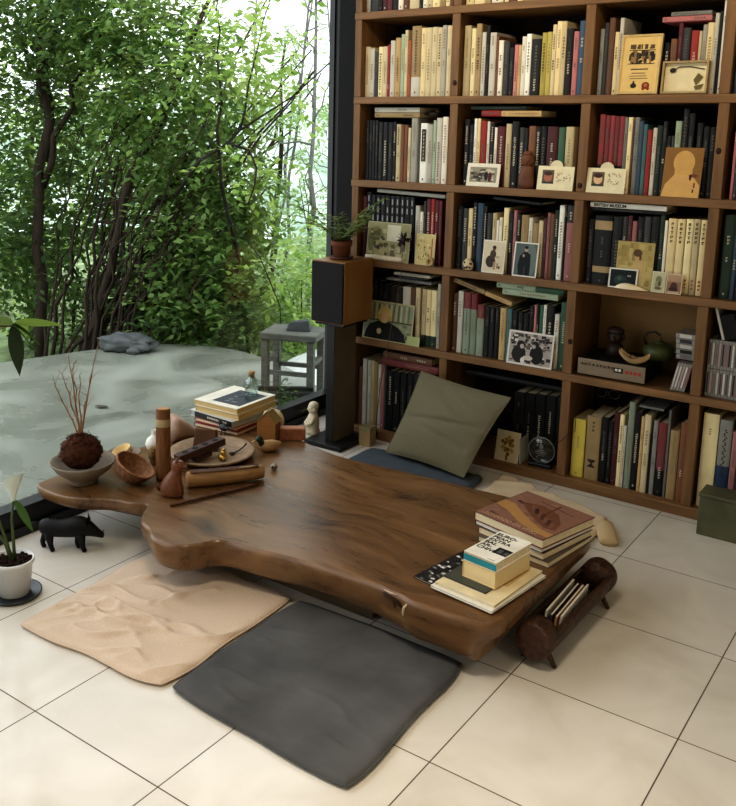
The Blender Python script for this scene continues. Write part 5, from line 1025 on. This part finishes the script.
# boar figurine
bl = mat('blackened_iron', (7, 7, 8), .6, .3, .2, 20)
t = empty('boar_figurine', (.676, .178, .0), 'black boar figurine standing under the table tip', 'figurine', rz=math.atan2(.591, .806))
def brings(sp, seg=16): return [[(x, ry*math.cos(a), z + rz_*math.sin(a)) for a in [2*PI*i/seg for i in range(seg)]] for x, z, ry, rz_ in sp]
m = MB(); m.rings(brings([(-.098, .102, .008, .012), (-.09, .10, .024, .030), (-.065, .098, .034, .040), (-.03, .094, .034, .038), (.0, .096, .036, .040), (.03, .102, .038, .045), (.055, .104, .034, .044), (.078, .098, .027, .036), (.098, .086, .020, .026), (.114, .074, .014, .017), (.128, .066, .012, .013), (.131, .066, .007, .008)]))
for x, y, lean in ((-.075, .018, -.014), (-.060, -.018, .012), (.042, .018, -.008), (.052, -.018, .012)):
    m.tube([(x, y, .085), (x + lean*.4, y, .05), (x + lean - .006, y, .028), (x + lean, y, .006), (x + lean + .004, y, .0012)], [.020, .014, .009, .009, .010], 10)
m.build('body', bl, t, subsurf=1)
for s in (-1, 1): MB().rings([[(.072, s*.012, .128), (.082, s*.010, .126), (.080, s*.026, .120), (.072, s*.026, .122)], [(.070, s*.024, .150), (.072, s*.023, .150), (.072, s*.026, .149), (.070, s*.026, .149)]]).build('ear', bl, t); MB().tube([(.112, s*.013, .066), (.122, s*.019, .068), (.126, s*.02, .080)], [.003, .0028, .001], 6).build('tusk', bl, t)
MB().tube([(-.096, 0, .112), (-.118, 0, .118), (-.132, .004, .112), (-.138, .004, .122)], [.005, .004, .003, .005], 6).build('tail', bl, t)
m = MB()
for k in range(12): x = -.06 + k*.012; m.quad([(x, -.002, .132), (x+.011, .002, .132), (x+.002, 0, .143)])
m.build('mane', bl, t)
t.scale = (1, .95, .86)
# tall leafy houseplant, mostly outside the frame
t = empty('tall_houseplant', (.62, -.45, 0), 'tall broad-leaved houseplant hanging leaves in front of the window', 'houseplant')
MB().lathe([(.001, 0), (.08, 0), (.10, .16), (.105, .17), (.095, .17), (.09, .15), (.001, .148)], 28, cap=False).build('pot', grey_clay, t)
st = [(0, 0, .14), (.01, .03, .45), (.05, .14, .75), (.11, .28, .875), (.17, .385, .865)]
MB().tube(st, [.010, .008, .006, .004, .0025], 8).build('stem', mat('brown_green_stem', (96, 86, 58), .7), t)
lt_l = leaf_material('olive_leaf', (74, 98, 44), (96, 118, 54), (118, 140, 66), .45)
def broad(o, d, ln, wd_, droop, m=None, name='leaf', lm=None):
    m = MB(); d = d.normalized(); s = d.cross(Vector((0, 0, 1)))
    s = s.normalized() if s.length > .1 else Vector((.8, .6, 0))
    if abs(d.z) < .8: s = (s + Vector((0, 0, .75))).normalized()
    m.grid(6, 14, lambda u, v: tuple(o + d*ln*v + s*(u-.5)*2*wd_*math.sin(PI*(.03+.95*v**.85)) + Vector((0, 0, -droop*v*v + .012*abs(u-.5)))))
    m.build(name, lm or lt_l, t)
tip = Vector((.165, .38, .868))
broad(tip, Vector((.04, .05, -1)), .165, .024, 0, None, 'leaf', leaf_material('deep_leaf', (12, 24, 13), (18, 32, 17), (26, 40, 21), .08))
broad(tip, Vector((.8, .6, .12)), .15, .03, .02, m); broad(tip, Vector((-.8, -.55, .1)), .14, .034, .06, m); broad(tip, Vector((-.3, .5, .0)), .10, .028, .06, m); broad(Vector((.11, .28, .875)), Vector((-.5, .2, -.35)), .15, .036, .03, m)
for k in range(6): broad(Vector(st[1 + k % 3]), Vector((math.cos(k*2.1), math.sin(k*2.1)-.6, .3)), .18, .035, .08, m)
broad(tip, Vector((.45, .36, -.75)), .11, .02, .0, None, 'leaf', dkl); broad(tip, Vector((.5, .6, -.5)), .09, .018, .02, None, 'leaf', dkl)
# ------------------------------------------------------------------ outside: terrace, garden, trees
def terrace_material():
    m, n, l, b = node_mat('wet_concrete')
    g = n.new('ShaderNodeNewGeometry')
    a = n.new('ShaderNodeTexNoise'); a.inputs['Scale'].default_value = 1.6; a.inputs['Detail'].default_value = 7; a.inputs['Distortion'].default_value = .8; l.new(g.outputs['Position'], a.inputs['Vector'])
    r = n.new('ShaderNodeValToRGB'); e = r.color_ramp.elements
    e[0].position = .32; e[0].color = lin((98, 102, 92)) + (1,); e[1].position = .68; e[1].color = lin((142, 146, 136)) + (1,)
    l.new(a.outputs['Fac'], r.inputs[0]); l.new(r.outputs[0], b.inputs['Base Color'])
    mr = n.new('ShaderNodeMapRange'); mr.inputs['From Min'].default_value = .35; mr.inputs['From Max'].default_value = .65; mr.inputs['To Min'].default_value = .16; mr.inputs['To Max'].default_value = .5
    l.new(a.outputs['Fac'], mr.inputs['Value']); l.new(mr.outputs[0], b.inputs['Roughness'])
    return m
tp = smooth([(.38, -4.2), (-2.2, -4.2), (-2.1, -1.0), (-2.0, .9), (-1.85, 1.6), (-1.62, 2.35), (-1.35, 2.72), (-.95, 2.84), (-.5, 2.76), (-.15, 2.6), (.10, 2.46), (.38, 2.40)], 4)
struct(MB().prism([(p.x, p.y) if p.x < .37 else (.38, p.y) for p in tp], -.24, -.03).build('terrace', terrace_material()))
def ground_fn(u, v):
    x = -16 + 20*u; y = -4 + 24*v; d = math.hypot(x - .3, y - 1.5)
    z = -.28 - .05*min(6, d)*(y > 2) + .35*noise.noise(Vector((x*.35, y*.35, 2))) - .1
    if x > -2.5 and y < 3: z = min(z, -.3)
    return (x, y, z)
gm, n_, l_, b_ = node_mat('garden_soil')
a = n_.new('ShaderNodeTexNoise'); a.inputs['Scale'].default_value = 3; a.inputs['Detail'].default_value = 8; g_ = n_.new('ShaderNodeNewGeometry'); l_.new(g_.outputs['Position'], a.inputs['Vector'])
r = n_.new('ShaderNodeValToRGB'); e = r.color_ramp.elements; e[0].position = .35; e[0].color = lin((66, 74, 44)) + (1,); e[1].position = .62; e[1].color = lin((136, 158, 108)) + (1,)
l_.new(a.outputs['Fac'], r.inputs[0]); l_.new(r.outputs[0], b_.inputs['Base Color']); b_.inputs['Roughness'].default_value = .9
struct(MB().grid(60, 60, ground_fn).build('ground', gm))
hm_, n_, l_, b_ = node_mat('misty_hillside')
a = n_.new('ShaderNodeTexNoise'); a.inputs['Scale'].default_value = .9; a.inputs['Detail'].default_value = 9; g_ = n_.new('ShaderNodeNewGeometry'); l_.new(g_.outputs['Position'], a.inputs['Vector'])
r = n_.new('ShaderNodeValToRGB'); e = r.color_ramp.elements; e[0].position = .38; e[0].color = lin((142, 164, 146)) + (1,); e[1].position = .64; e[1].color = lin((214, 224, 218)) + (1,)  # mist over the slope is painted in as pale colour
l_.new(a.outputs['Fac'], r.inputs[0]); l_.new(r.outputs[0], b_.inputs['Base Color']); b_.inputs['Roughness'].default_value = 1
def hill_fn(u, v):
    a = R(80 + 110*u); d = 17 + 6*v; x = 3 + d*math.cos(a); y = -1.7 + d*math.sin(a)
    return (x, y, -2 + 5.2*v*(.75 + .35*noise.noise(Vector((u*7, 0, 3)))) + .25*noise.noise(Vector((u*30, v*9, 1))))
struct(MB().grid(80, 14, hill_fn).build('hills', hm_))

struct(MB().prism([(p.x, p.y) for p in smooth([(-.75, 3.0), (-.2, 2.72), (.36, 2.5), (.9, 3.2), (.7, 4.6), (-.2, 4.7), (-.9, 4.0)], 4)], -.34, -.20).build('ground_glare', mat('pale_wet_glare', (206, 210, 206), .7, .3, .12, 30)))  # pale slab added to stand for bright reflection on the wet ground
NPR = np.random.default_rng(5)
def leaves(name, mats, parent, cents, n, ln, wd_, droop=.35, sprig=9, shell=.75):
    """compound sprigs of small leaves: cents = [(centre, radii, weight)]"""
    wts = np.array([c[2] for c in cents], float); wts /= wts.sum()
    ns = max(1, n//sprig); ci = NPR.choice(len(cents), ns, p=wts)
    c = np.array([cents[i][0] for i in ci]); r = np.array([cents[i][1] for i in ci])
    d = NPR.normal(size=(ns, 3)); d /= np.linalg.norm(d, axis=1)[:, None]
    rad = NPR.random(ns)**(1/3)*(1-shell) + shell*(NPR.random(ns)**.6)
    rad *= .78 + .45*NPR.random(ns)
    o = c + d*r*rad[:, None]
    ax = d*.8 + NPR.normal(size=(ns, 3))*.55; ax[:, 2] -= droop; ax /= np.linalg.norm(ax, axis=1)[:, None]
    sd = np.cross(ax, [0, 0, 1.]); sd /= np.linalg.norm(sd, axis=1)[:, None] + 1e-6
    k = np.repeat(np.arange(ns), sprig); j = np.tile(np.arange(sprig), ns); s = np.where(j % 2 == 0, 1., -1.)[:, None]
    step = ln*.42
    p = o[k] + ax[k]*(j*step)[:, None] + NPR.normal(size=(len(k), 3))*ln*.12; p[:, 2] -= (j*step)**2*.5
    ld = ax[k]*.55 + sd[k]*s*.8 + NPR.normal(size=(len(k), 3))*.28; ld[:, 2] -= .12; ld /= np.linalg.norm(ld, axis=1)[:, None]
    nu = NPR.normal(size=(len(k), 3))*.45 + [0, 0, 1.]; w_ = np.cross(ld, nu); w_ /= np.linalg.norm(w_, axis=1)[:, None] + 1e-6
    L = ln*(.65 + .6*NPR.random(len(k)))[:, None]; W = wd_*(.7 + .5*NPR.random(len(k)))[:, None]
    up = np.cross(w_, ld)
    V = np.stack([p, p + ld*L*.45 + w_*W + up*W*.3, p + ld*L, p + ld*L*.45 - w_*W + up*W*.3], 1).reshape(-1, 3)
    N = len(k); me = bpy.data.meshes.new(name)
    me.vertices.add(4*N); me.vertices.foreach_set('co', V.astype(np.float32).ravel())
    me.loops.add(4*N); me.loops.foreach_set('vertex_index', np.arange(4*N, dtype=np.int32))
    me.polygons.add(N); me.polygons.foreach_set('loop_start', np.arange(0, 4*N, 4, dtype=np.int32)); me.polygons.foreach_set('loop_total', np.full(N, 4, np.int32))
    me.update(calc_edges=True); me.validate(); me.materials.append(mats)
    ob = bpy.data.objects.new(name, me); C.objects.link(ob); ob.parent = parent
    return ob
bark_d = mat('dark_wet_bark', (52, 44, 36), .85, .2, .3, 8, stretch=(6, 6, 1)); bark_g = mat('grey_thin_bark', (112, 112, 106), .85, .2, .2, 8); bark_b = mat('blackish_bark', (36, 32, 30), .85, .2, .2, 8)
def wander(p0, p1, n, amp, q):
    p0, p1 = Vector(p0), Vector(p1); o = []
    for i in range(n+1):
        u = i/n; k = math.sin(PI*u); o.append(p0.lerp(p1, u) + Vector((q.uniform(-1, 1), q.uniform(-1, 1), q.uniform(-.6, .6)))*amp*k)
    return o
def taper(n, a, b): return [a + (b-a)*i/n for i in range(n+1)]
G1 = leaf_material('leaf_mid_green', (54, 80, 44), (88, 118, 64), (140, 166, 102)); G2 = leaf_material('leaf_dark_green', (40, 58, 38), (64, 88, 54), (100, 126, 82)); G3 = leaf_material('leaf_bright_green', (108, 142, 68), (148, 178, 94), (190, 208, 134)); G4 = leaf_material('leaf_misty_green', (126, 160, 108), (162, 192, 134), (204, 222, 178)); G5 = leaf_material('leaf_olive_green', (88, 106, 52), (124, 144, 74), (166, 180, 106))
def tree(name, label, cat, loc, stems, cents, lm, n, ln, wd_, bk, group=None, **kw):
    t = empty(name, loc, label, cat, group=group); o = Vector(loc)
    m = MB()
    for pts, a, b in stems: m.tube([Vector(p) - o for p in pts], taper(len(pts)-1, a, b), 7)
    m.build('stems', bk, t)
    if n: leaves('foliage', lm, t, [(tuple(Vector(c) - o), r_, w_) for c, r_, w_ in cents], n, ln, wd_, **kw)
    return t
q = random.Random(21)
# old dark trunk at the far left
st = [(wander((-2.63, 2.49, -.35), (-2.90, 2.94, 3.3), 12, .05, q), .045, .03), (wander((-2.78, 2.72, 1.2), (-3.3, 3.3, 2.9), 8, .08, q), .03, .01), (wander((-2.74, 2.66, 1.0), (-2.2, 3.0, 2.6), 8, .08, q), .028, .008), (wander((-2.85, 2.85, 2.0), (-2.3, 2.7, 2.9), 6, .06, q), .02, .006)]
tree('garden_tree', 'thick dark-trunked leafy tree at the far side of the terrace', 'tree', (-2.63, 2.49, -.35), st, [((-3.25, 2.9, 1.7), (.75, .7, .9), 3), ((-2.75, 2.75, 2.45), (.8, .6, .55), 3), ((-3.2, 2.5, .55), (.55, .5, .6), 2)], G2, 9500, .078, .021, bark_d)
# main arching shrub with many thin stems
st = []
for k in range(20):
    b = Vector((-2.15 + q.uniform(-.28, .32), 2.62 + q.uniform(-.15, .3), -.35)); a = q.uniform(-.9, 1.1)
    top = b + Vector((a*.9 + .25, .45 + .35*q.random() + a*.35, q.uniform(1.3, 2.9)))
    pts = wander(b, top, 10, .07, q); pts = [p + Vector((.12*a, .1, 0))*math.sin(PI*i/10)*-1.2 for i, p in enumerate(pts)]
    st.append((pts, q.uniform(.012, .028), .005))
for k in range(12):
    b = Vector((-1.95 + q.uniform(-.3, .3), 2.75, q.uniform(.4, 1.4))); st.append((wander(b, b + Vector((q.uniform(.3, .9), q.uniform(.1, .5), q.uniform(-.2, .9))), 7, .06, q), .010, .003))
for k in range(22):
    b = Vector((-2.45 + .045*k*q.uniform(.6, 1.2), 2.42 + q.uniform(-.06, .06), -.3)); a = q.uniform(.25, 1.15)
    pts = wander(b, b + Vector((a*.75, a*.30 + .05, q.uniform(.9, 1.9))), 9, .05, q)
    st.append(([p + Vector((-.10, .02, .05))*math.sin(PI*i/9) for i, p in enumerate(pts)], q.uniform(.008, .017), .004))
st.append((wander((-2.05, 2.48, -.2), (-1.84, 2.74, 1.1), 8, .03, q), .038, .028)); st.append((wander((-1.84, 2.74, 1.1), (-1.25, 3.15, 2.6), 9, .05, q), .028, .012))
tree('arching_shrub', 'large arching green shrub with many thin dark stems overhanging the terrace', 'shrub', (-2.1, 2.65, -.35), st, [((-1.75, 3.05, 1.75), (.72, .5, .75), 5), ((-1.47, 3.12, .75), (.48, .42, .55), 4), ((-1.55, 3.0, .25), (.42, .36, .34), 2.4), ((-2.15, 2.95, 2.35), (.7, .5, .5), 2), ((-1.3, 3.3, 1.1), (.28, .3, .42), 1.0)], G1, 15000, .074, .020, bark_d, droop=.55)
tree('low_shrub', 'low shrub of narrow dark leaves at the terrace edge', 'shrub', (-1.75, 3.0, -.4), [(wander((-1.75, 3.0, -.4), (-1.6 + .1*k, 3.0, .3), 5, .04, q), .008, .003) for k in range(5)], [((-1.95, 3.05, .12), (.5, .35, .35), 2), ((-1.2, 3.15, .05), (.34, .3, .3), 1.4)], G2, 3400, .09, .017, bark_d)
tree('dense_bush', 'dense dark bush filling the gap behind the thick dark trunk', 'bush', (-3.7, 3.7, -.7), [(wander((-3.7 + .2*k - .6, 3.6, -.7), (-3.9 + .35*k - .6, 3.7, 1.2), 8, .08, q), .018, .005) for k in range(9)], [((-3.9, 3.6, .35), (1.1, .6, .9), 3), ((-3.3, 3.7, 1.3), (1.0, .6, .8), 2), ((-2.6, 3.9, .4), (.6, .4, .7), 1)], G2, 7000, .085, .024, bark_d)
# light sparse tree to the right with black bent branches
st = [(wander((-1.30, 3.45, -.5), (-.98, 2.75, 1.30), 9, .05, q), .016, .012), ([(-1.35, 2.72, 1.02), (-1.05, 2.64, 1.26), (-.92, 2.74, 1.36), (-.84, 2.80, 1.46), (-.70, 2.92, 1.58), (-.58, 3.02, 1.68)], .013, .005),
      ([(-.90, 2.74, 1.38), (-.76, 2.80, 1.33), (-.70, 2.80, 1.22), (-.71, 2.79, 1.10), (-.76, 2.78, .98)], .010, .004), ([(-.58, 3.02, 1.68), (-.42, 3.2, 1.9), (-.2, 3.4, 2.25)], .006, .003), (wander((-.84, 2.8, 1.46), (-.75, 3.0, 2.3), 6, .05, q), .008, .003), (wander((-.98, 2.75, 1.3), (-1.2, 3.0, 2.4), 7, .05, q), .011, .004),
      ([(-1.15, 2.9, .75), (-.95, 2.85, .85), (-.75, 2.9, .62), (-.62, 2.95, .30), (-.60, 2.95, .02)], .006, .003)]
tree('sparse_tree', 'sparse light-leaved tree with black bent branches near the window jamb', 'tree', (-1.30, 3.45, -.5), st, [((-1.05, 2.95, 1.95), (.45, .38, .42), 4), ((-.66, 3.1, 1.75), (.22, .2, .2), .5), ((-.5, 3.1, 2.5), (.45, .4, .12), .5), ((-.95, 2.9, 1.2), (.25, .22, .22), .8), ((-.72, 3.05, .55), (.3, .25, .3), .8)], G3, 1050, .072, .022, bark_b)
# pale backdrop trees behind the shrubs
for k, (x, y, z, rx, rz_, lm, n, lab) in enumerate([(-5.4, 4.4, 1.0, 1.3, 1.7, G3, 3000, 'bright green tree glimpsed behind the dark trunk'), (-5.0, 5.9, 1.1, 1.2, 1.6, G5, 3400, 'yellow-green tree behind the arching shrub'), (-4.3, 7.2, 1.5, 1.0, 1.3, G4, 500, 'bright leafy tree behind the bent black branches'), (-6.0, 3.0, .9, 1.2, 1.6, G5, 2400, 'yellow-green tree at the extreme far edge of the garden'), (-3.3, 5.0, .55, .75, .7, G1, 2200, 'mid green bush behind the arching shrub')]):
    tree('backdrop_tree', lab, 'tree', (x, y, -.8), [(wander((x, y, -.8), (x + .2, y + .1, z + rz_*.8), 8, .1, q), .05, .015), (wander((x, y, z - .3), (x + .6, y + .3, z + rz_*.5), 6, .08, q), .025, .008)], [((x, y, z), (rx, rx*.8, rz_), 1)], lm, n, .085, .024, bark_d)
# bright low undergrowth seen beside the stool
for k, (x, y, z, r_, rz_, lm, n, lab) in enumerate([(-1.55, 4.5, -.05, .5, .4, G3, 1700, 'bright low bush beyond the terrace beside the grey stool'), (-2.25, 4.7, -.2, .6, .4, G4, 1500, 'pale low bush between arching shrub and bright bush'), (-2.1, 5.8, .15, .7, .5, G4, 1500, 'pale green bush below the thin bare trunks'), (-.9, 3.9, -.25, .38, .25, G3, 1100, 'small bright bush just behind the grey stool'), (-3.0, 6.6, .5, .8, .7, G4, 1400, 'misty green bush farther back among bare trunks'), (-1.2, 5.0, .0, .4, .4, G3, 800, 'bright bush rising behind the loudspeaker')]):
    tree('garden_bush', lab, 'bush', (x, y, -.7), [(wander((x, y, -.7), (x + q.uniform(-.3, .3), y + q.uniform(-.2, .2), z + rz_*.6), 5, .05, q), .012, .004) for _ in range(3)], [((x, y, z), (r_, r_*.8, rz_), 1)], lm, n, .066, .019, bark_d)
# thin bare trunks
for k, (x, y, tx, ty, tz, a, lab) in enumerate([(-2.80, 6.10, -3.12, 6.62, 3.4, .032, 'pale grey bare trunk, straightest and nearest the window jamb'), (-3.75, 6.75, -3.55, 7.1, 3.2, .024, 'thin bare trunk left of the pale straight one'), (-3.95, 6.5, -4.3, 7.0, 3.2, .020, 'slender bare trunk behind the bent black branch'), (-4.6, 7.5, -4.1, 7.9, 3.4, .022, 'slender bare trunk leaning right among the far trees'), (-2.4, 6.5, -3.3, 7.0, 3.2, .018, 'thin bare trunk leaning across the pale straight one')]):
    st = [(wander((x, y, -1.0), (tx, ty, tz), 11, .05, q), a, a*.45)]
    for _ in range(9):
        u = q.uniform(.3, .95); p = Vector((x, y, -1.0)).lerp(Vector((tx, ty, tz)), u); st.append((wander(p, p + Vector((q.uniform(-.8, .8), q.uniform(-.5, .5), q.uniform(.1, .8))), 6, .06, q), a*.4, .003))
    tree('bare_tree', lab, 'tree', (x, y, -1.0), st, [((tx, ty, 1.9), (.8, .6, .8), 1)], G4, 260, .07, .02, bark_g)
# rock and fallen leaf on the terrace, stool and trough by the jamb
t = MB(); t.ball((0, 0, .05), (.20, .10, .07), 26, 14, jit=.35, seed=4); t.ball((.08, -.08, .02), (.05, .035, .028), 14, 8, jit=.2)
tag(t.build('garden_rock', mat('dark_slate', (74, 78, 78), .6, .35, .25, 14, bump=.4), None, (-1.48, 2.36, -.03), (0, 0, R(25))), 'dark flat rock lying at the terrace edge under the shrub', 'rock')
m = MB(); m.grid(4, 8, lambda u, v: ((v-.5)*.07, (u-.5)*.04*math.sin(PI*(.05+.9*v)), .004 + .012*abs(u-.5) + .008*(v-.5)**2)); tag(m.build('fallen_leaf', mat('brown_leaf', (70, 66, 48), .7), None, (-.60, 1.40, -.03), (0, 0, R(30))), 'single brown fallen leaf lying on the wet terrace', 'leaf')
wg = mat('weathered_grey_wood', (98, 100, 92), .8, .2, .25, 10, stretch=(1, 6, 6), bump=.2)
t = empty('garden_stool', (.0, 2.27, -.0295), 'weathered grey wooden stool standing on the terrace by the jamb', 'stool', rz=R(20))
MB().box(-.13, .20, -.13, .13, .335, .375).build('seat', wg, t, bevel=.006)
for x in (-.105, .165):
    for y in (-.10, .10): MB().box(x-.02, x+.02, y-.02, y+.02, 0, .335).build('leg', wg, t, bevel=.003)
MB().box(-.085, .145, -.112, -.092, .13, .155).box(-.085, .145, .092, .112, .13, .155).build('stretcher', wg, t, bevel=.002)
MB().box(-.12, -.09, -.08, .08, .19, .215).box(.15, .18, -.08, .08, .19, .215).build('stretcher', wg, t, bevel=.002)
t = empty('slate_block', (.045, 2.30, .3465), 'small dark slate block lying on the grey stool', 'block', rz=R(35))
MB().add([(-.07, -.05, 0), (.07, -.06, 0), (.08, .05, 0), (-.06, .06, 0), (-.05, -.03, .045), (.06, -.04, .06), (.055, .03, .06), (-.04, .04, .04)], [(0,3,2,1),(4,5,6,7),(0,1,5,4),(1,2,6,5),(2,3,7,6),(3,0,4,7)]).build('block_body', mat('dark_slate_block', (56, 60, 60), .7), t, bevel=.004)
t = empty('wooden_trough', (.16, 2.03, -.0295), 'dark grey hollowed wooden trough lying between stool and window', 'trough', rz=R(38))
t.scale = (1.25, 1.3, 1.5)
m = MB(); m.rings([[(x, .05*s_*math.cos(a), .052 + .05*s_*math.sin(a) if True else 0) for a in [R(160) + R(220)*i/14 for i in range(15)]] + [(x, .036*s_*math.cos(a), .056 + .036*s_*math.sin(a)) for a in [R(380) - R(220)*i/14 for i in range(15)]] for x, s_ in [(-.13, .9), (-.11, 1.05), (0, 1), (.09, 1), (.13, .9)]])
m.rings([[(-.133 + k*.02, .046*c_*math.cos(a), .052 + .046*c_*math.sin(a)) for a in [R(180) + R(180)*i/12 for i in range(13)]] for k, c_ in ((0, .95), (1, 1))])
m.build('trough_body', mat('dark_weathered_wood', (62, 64, 58), .8, .2, .25, 8, stretch=(1, 6, 6), bump=.3), t)
tree('terrace_fern', 'small dark leafy plant on the terrace beside the trough', 'plant', (.30, 1.80, -.03), [(wander((.30, 1.80, -.03), (.30 + .05*math.cos(k), 1.80 + .05*math.sin(k), .08), 4, .01, q), .004, .002) for k in range(5)], [((.29, 1.80, .075), (.085, .10, .06), 1)], G2, 300, .03, .010, bark_d)
SKY = 2.8; SUN = 1.2; EXPO = -0.2
CEIL = [('ceiling_light', 2.3, -.7, 13), ('ceiling_light', 4.2, -.7, 11), ('ceiling_light', 3.2, -2.6, 14)]
SPOTS = [('shelf_spot', (1.25, .8, 2.5), (1.2, 1.9, 1.9), 34), ('shelf_spot', (2.3, .8, 2.5), (2.1, 1.9, 1.9), 34)]
# ------------------------------------------------------------------ light
w = bpy.data.worlds.new('World'); bpy.context.scene.world = w; w.use_nodes = True
n = w.node_tree.nodes; l = w.node_tree.links; bg = n['Background']
tc = n.new('ShaderNodeTexCoord'); sp = n.new('ShaderNodeSeparateXYZ'); l.new(tc.outputs['Generated'], sp.inputs[0])
rp = n.new('ShaderNodeValToRGB'); rp.color_ramp.elements[0].position = .0; rp.color_ramp.elements[1].position = .6
rp.color_ramp.elements[0].color = lin((226, 234, 236)) + (1,); rp.color_ramp.elements[1].color = lin((240, 246, 252)) + (1,)
l.new(sp.outputs[2], rp.inputs[0]); l.new(rp.outputs[0], bg.inputs[0]); bg.inputs[1].default_value = SKY
def lamp(kind, name, loc, energy, color, size=.5, target=None, **kw):
    d = bpy.data.lights.new(name, kind); o = bpy.data.objects.new(name, d); C.objects.link(o); o.location = loc
    d.energy = energy; d.color = color
    if kind == 'AREA': d.shape = 'DISK'; d.size = size; d.spread = R(105)
    if kind in ('SPOT', 'POINT'): d.shadow_soft_size = size
    if kind == 'SPOT': d.spot_size = kw.get('cone', 1.2); d.spot_blend = .8
    if target: o.rotation_euler = (Vector(target) - Vector(loc)).to_track_quat('-Z', 'Y').to_euler()
    return o
for nm, x, y, e in CEIL: lamp('AREA', nm, (x, y, 2.57), e, (1, .87, .69), .45, (x, y, 0))
for nm, loc, tgt, e in SPOTS: lamp('SPOT', nm, loc, e, (1, .84, .62), .06, tgt, cone=1.15)
d = bpy.data.lights.new('daylight', 'SUN'); o = bpy.data.objects.new('daylight', d); C.objects.link(o); d.energy = SUN; d.angle = 1.2
o.rotation_euler = (R(32), R(14), 0)
p = bpy.data.lights.new('window_portal', 'AREA'); o = bpy.data.objects.new('window_portal', p); C.objects.link(o); p.shape = 'RECTANGLE'; p.size = 2.4; p.size_y = 6.1
o.location = (.385, -1.1, 1.3); o.rotation_euler = (0, R(-90), 0); p.cycles.is_portal = True
sc = bpy.context.scene
sc.view_settings.view_transform = 'Standard'; sc.view_settings.look = 'Medium High Contrast'; sc.view_settings.exposure = EXPO
sc.cycles.max_bounces = 8; sc.cycles.diffuse_bounces = 4; sc.cycles.transparent_max_bounces = 12; sc.cycles.use_denoising = True
sc.cycles.caustics_reflective = False; sc.cycles.caustics_refractive = False; sc.cycles.sample_clamp_indirect = 6
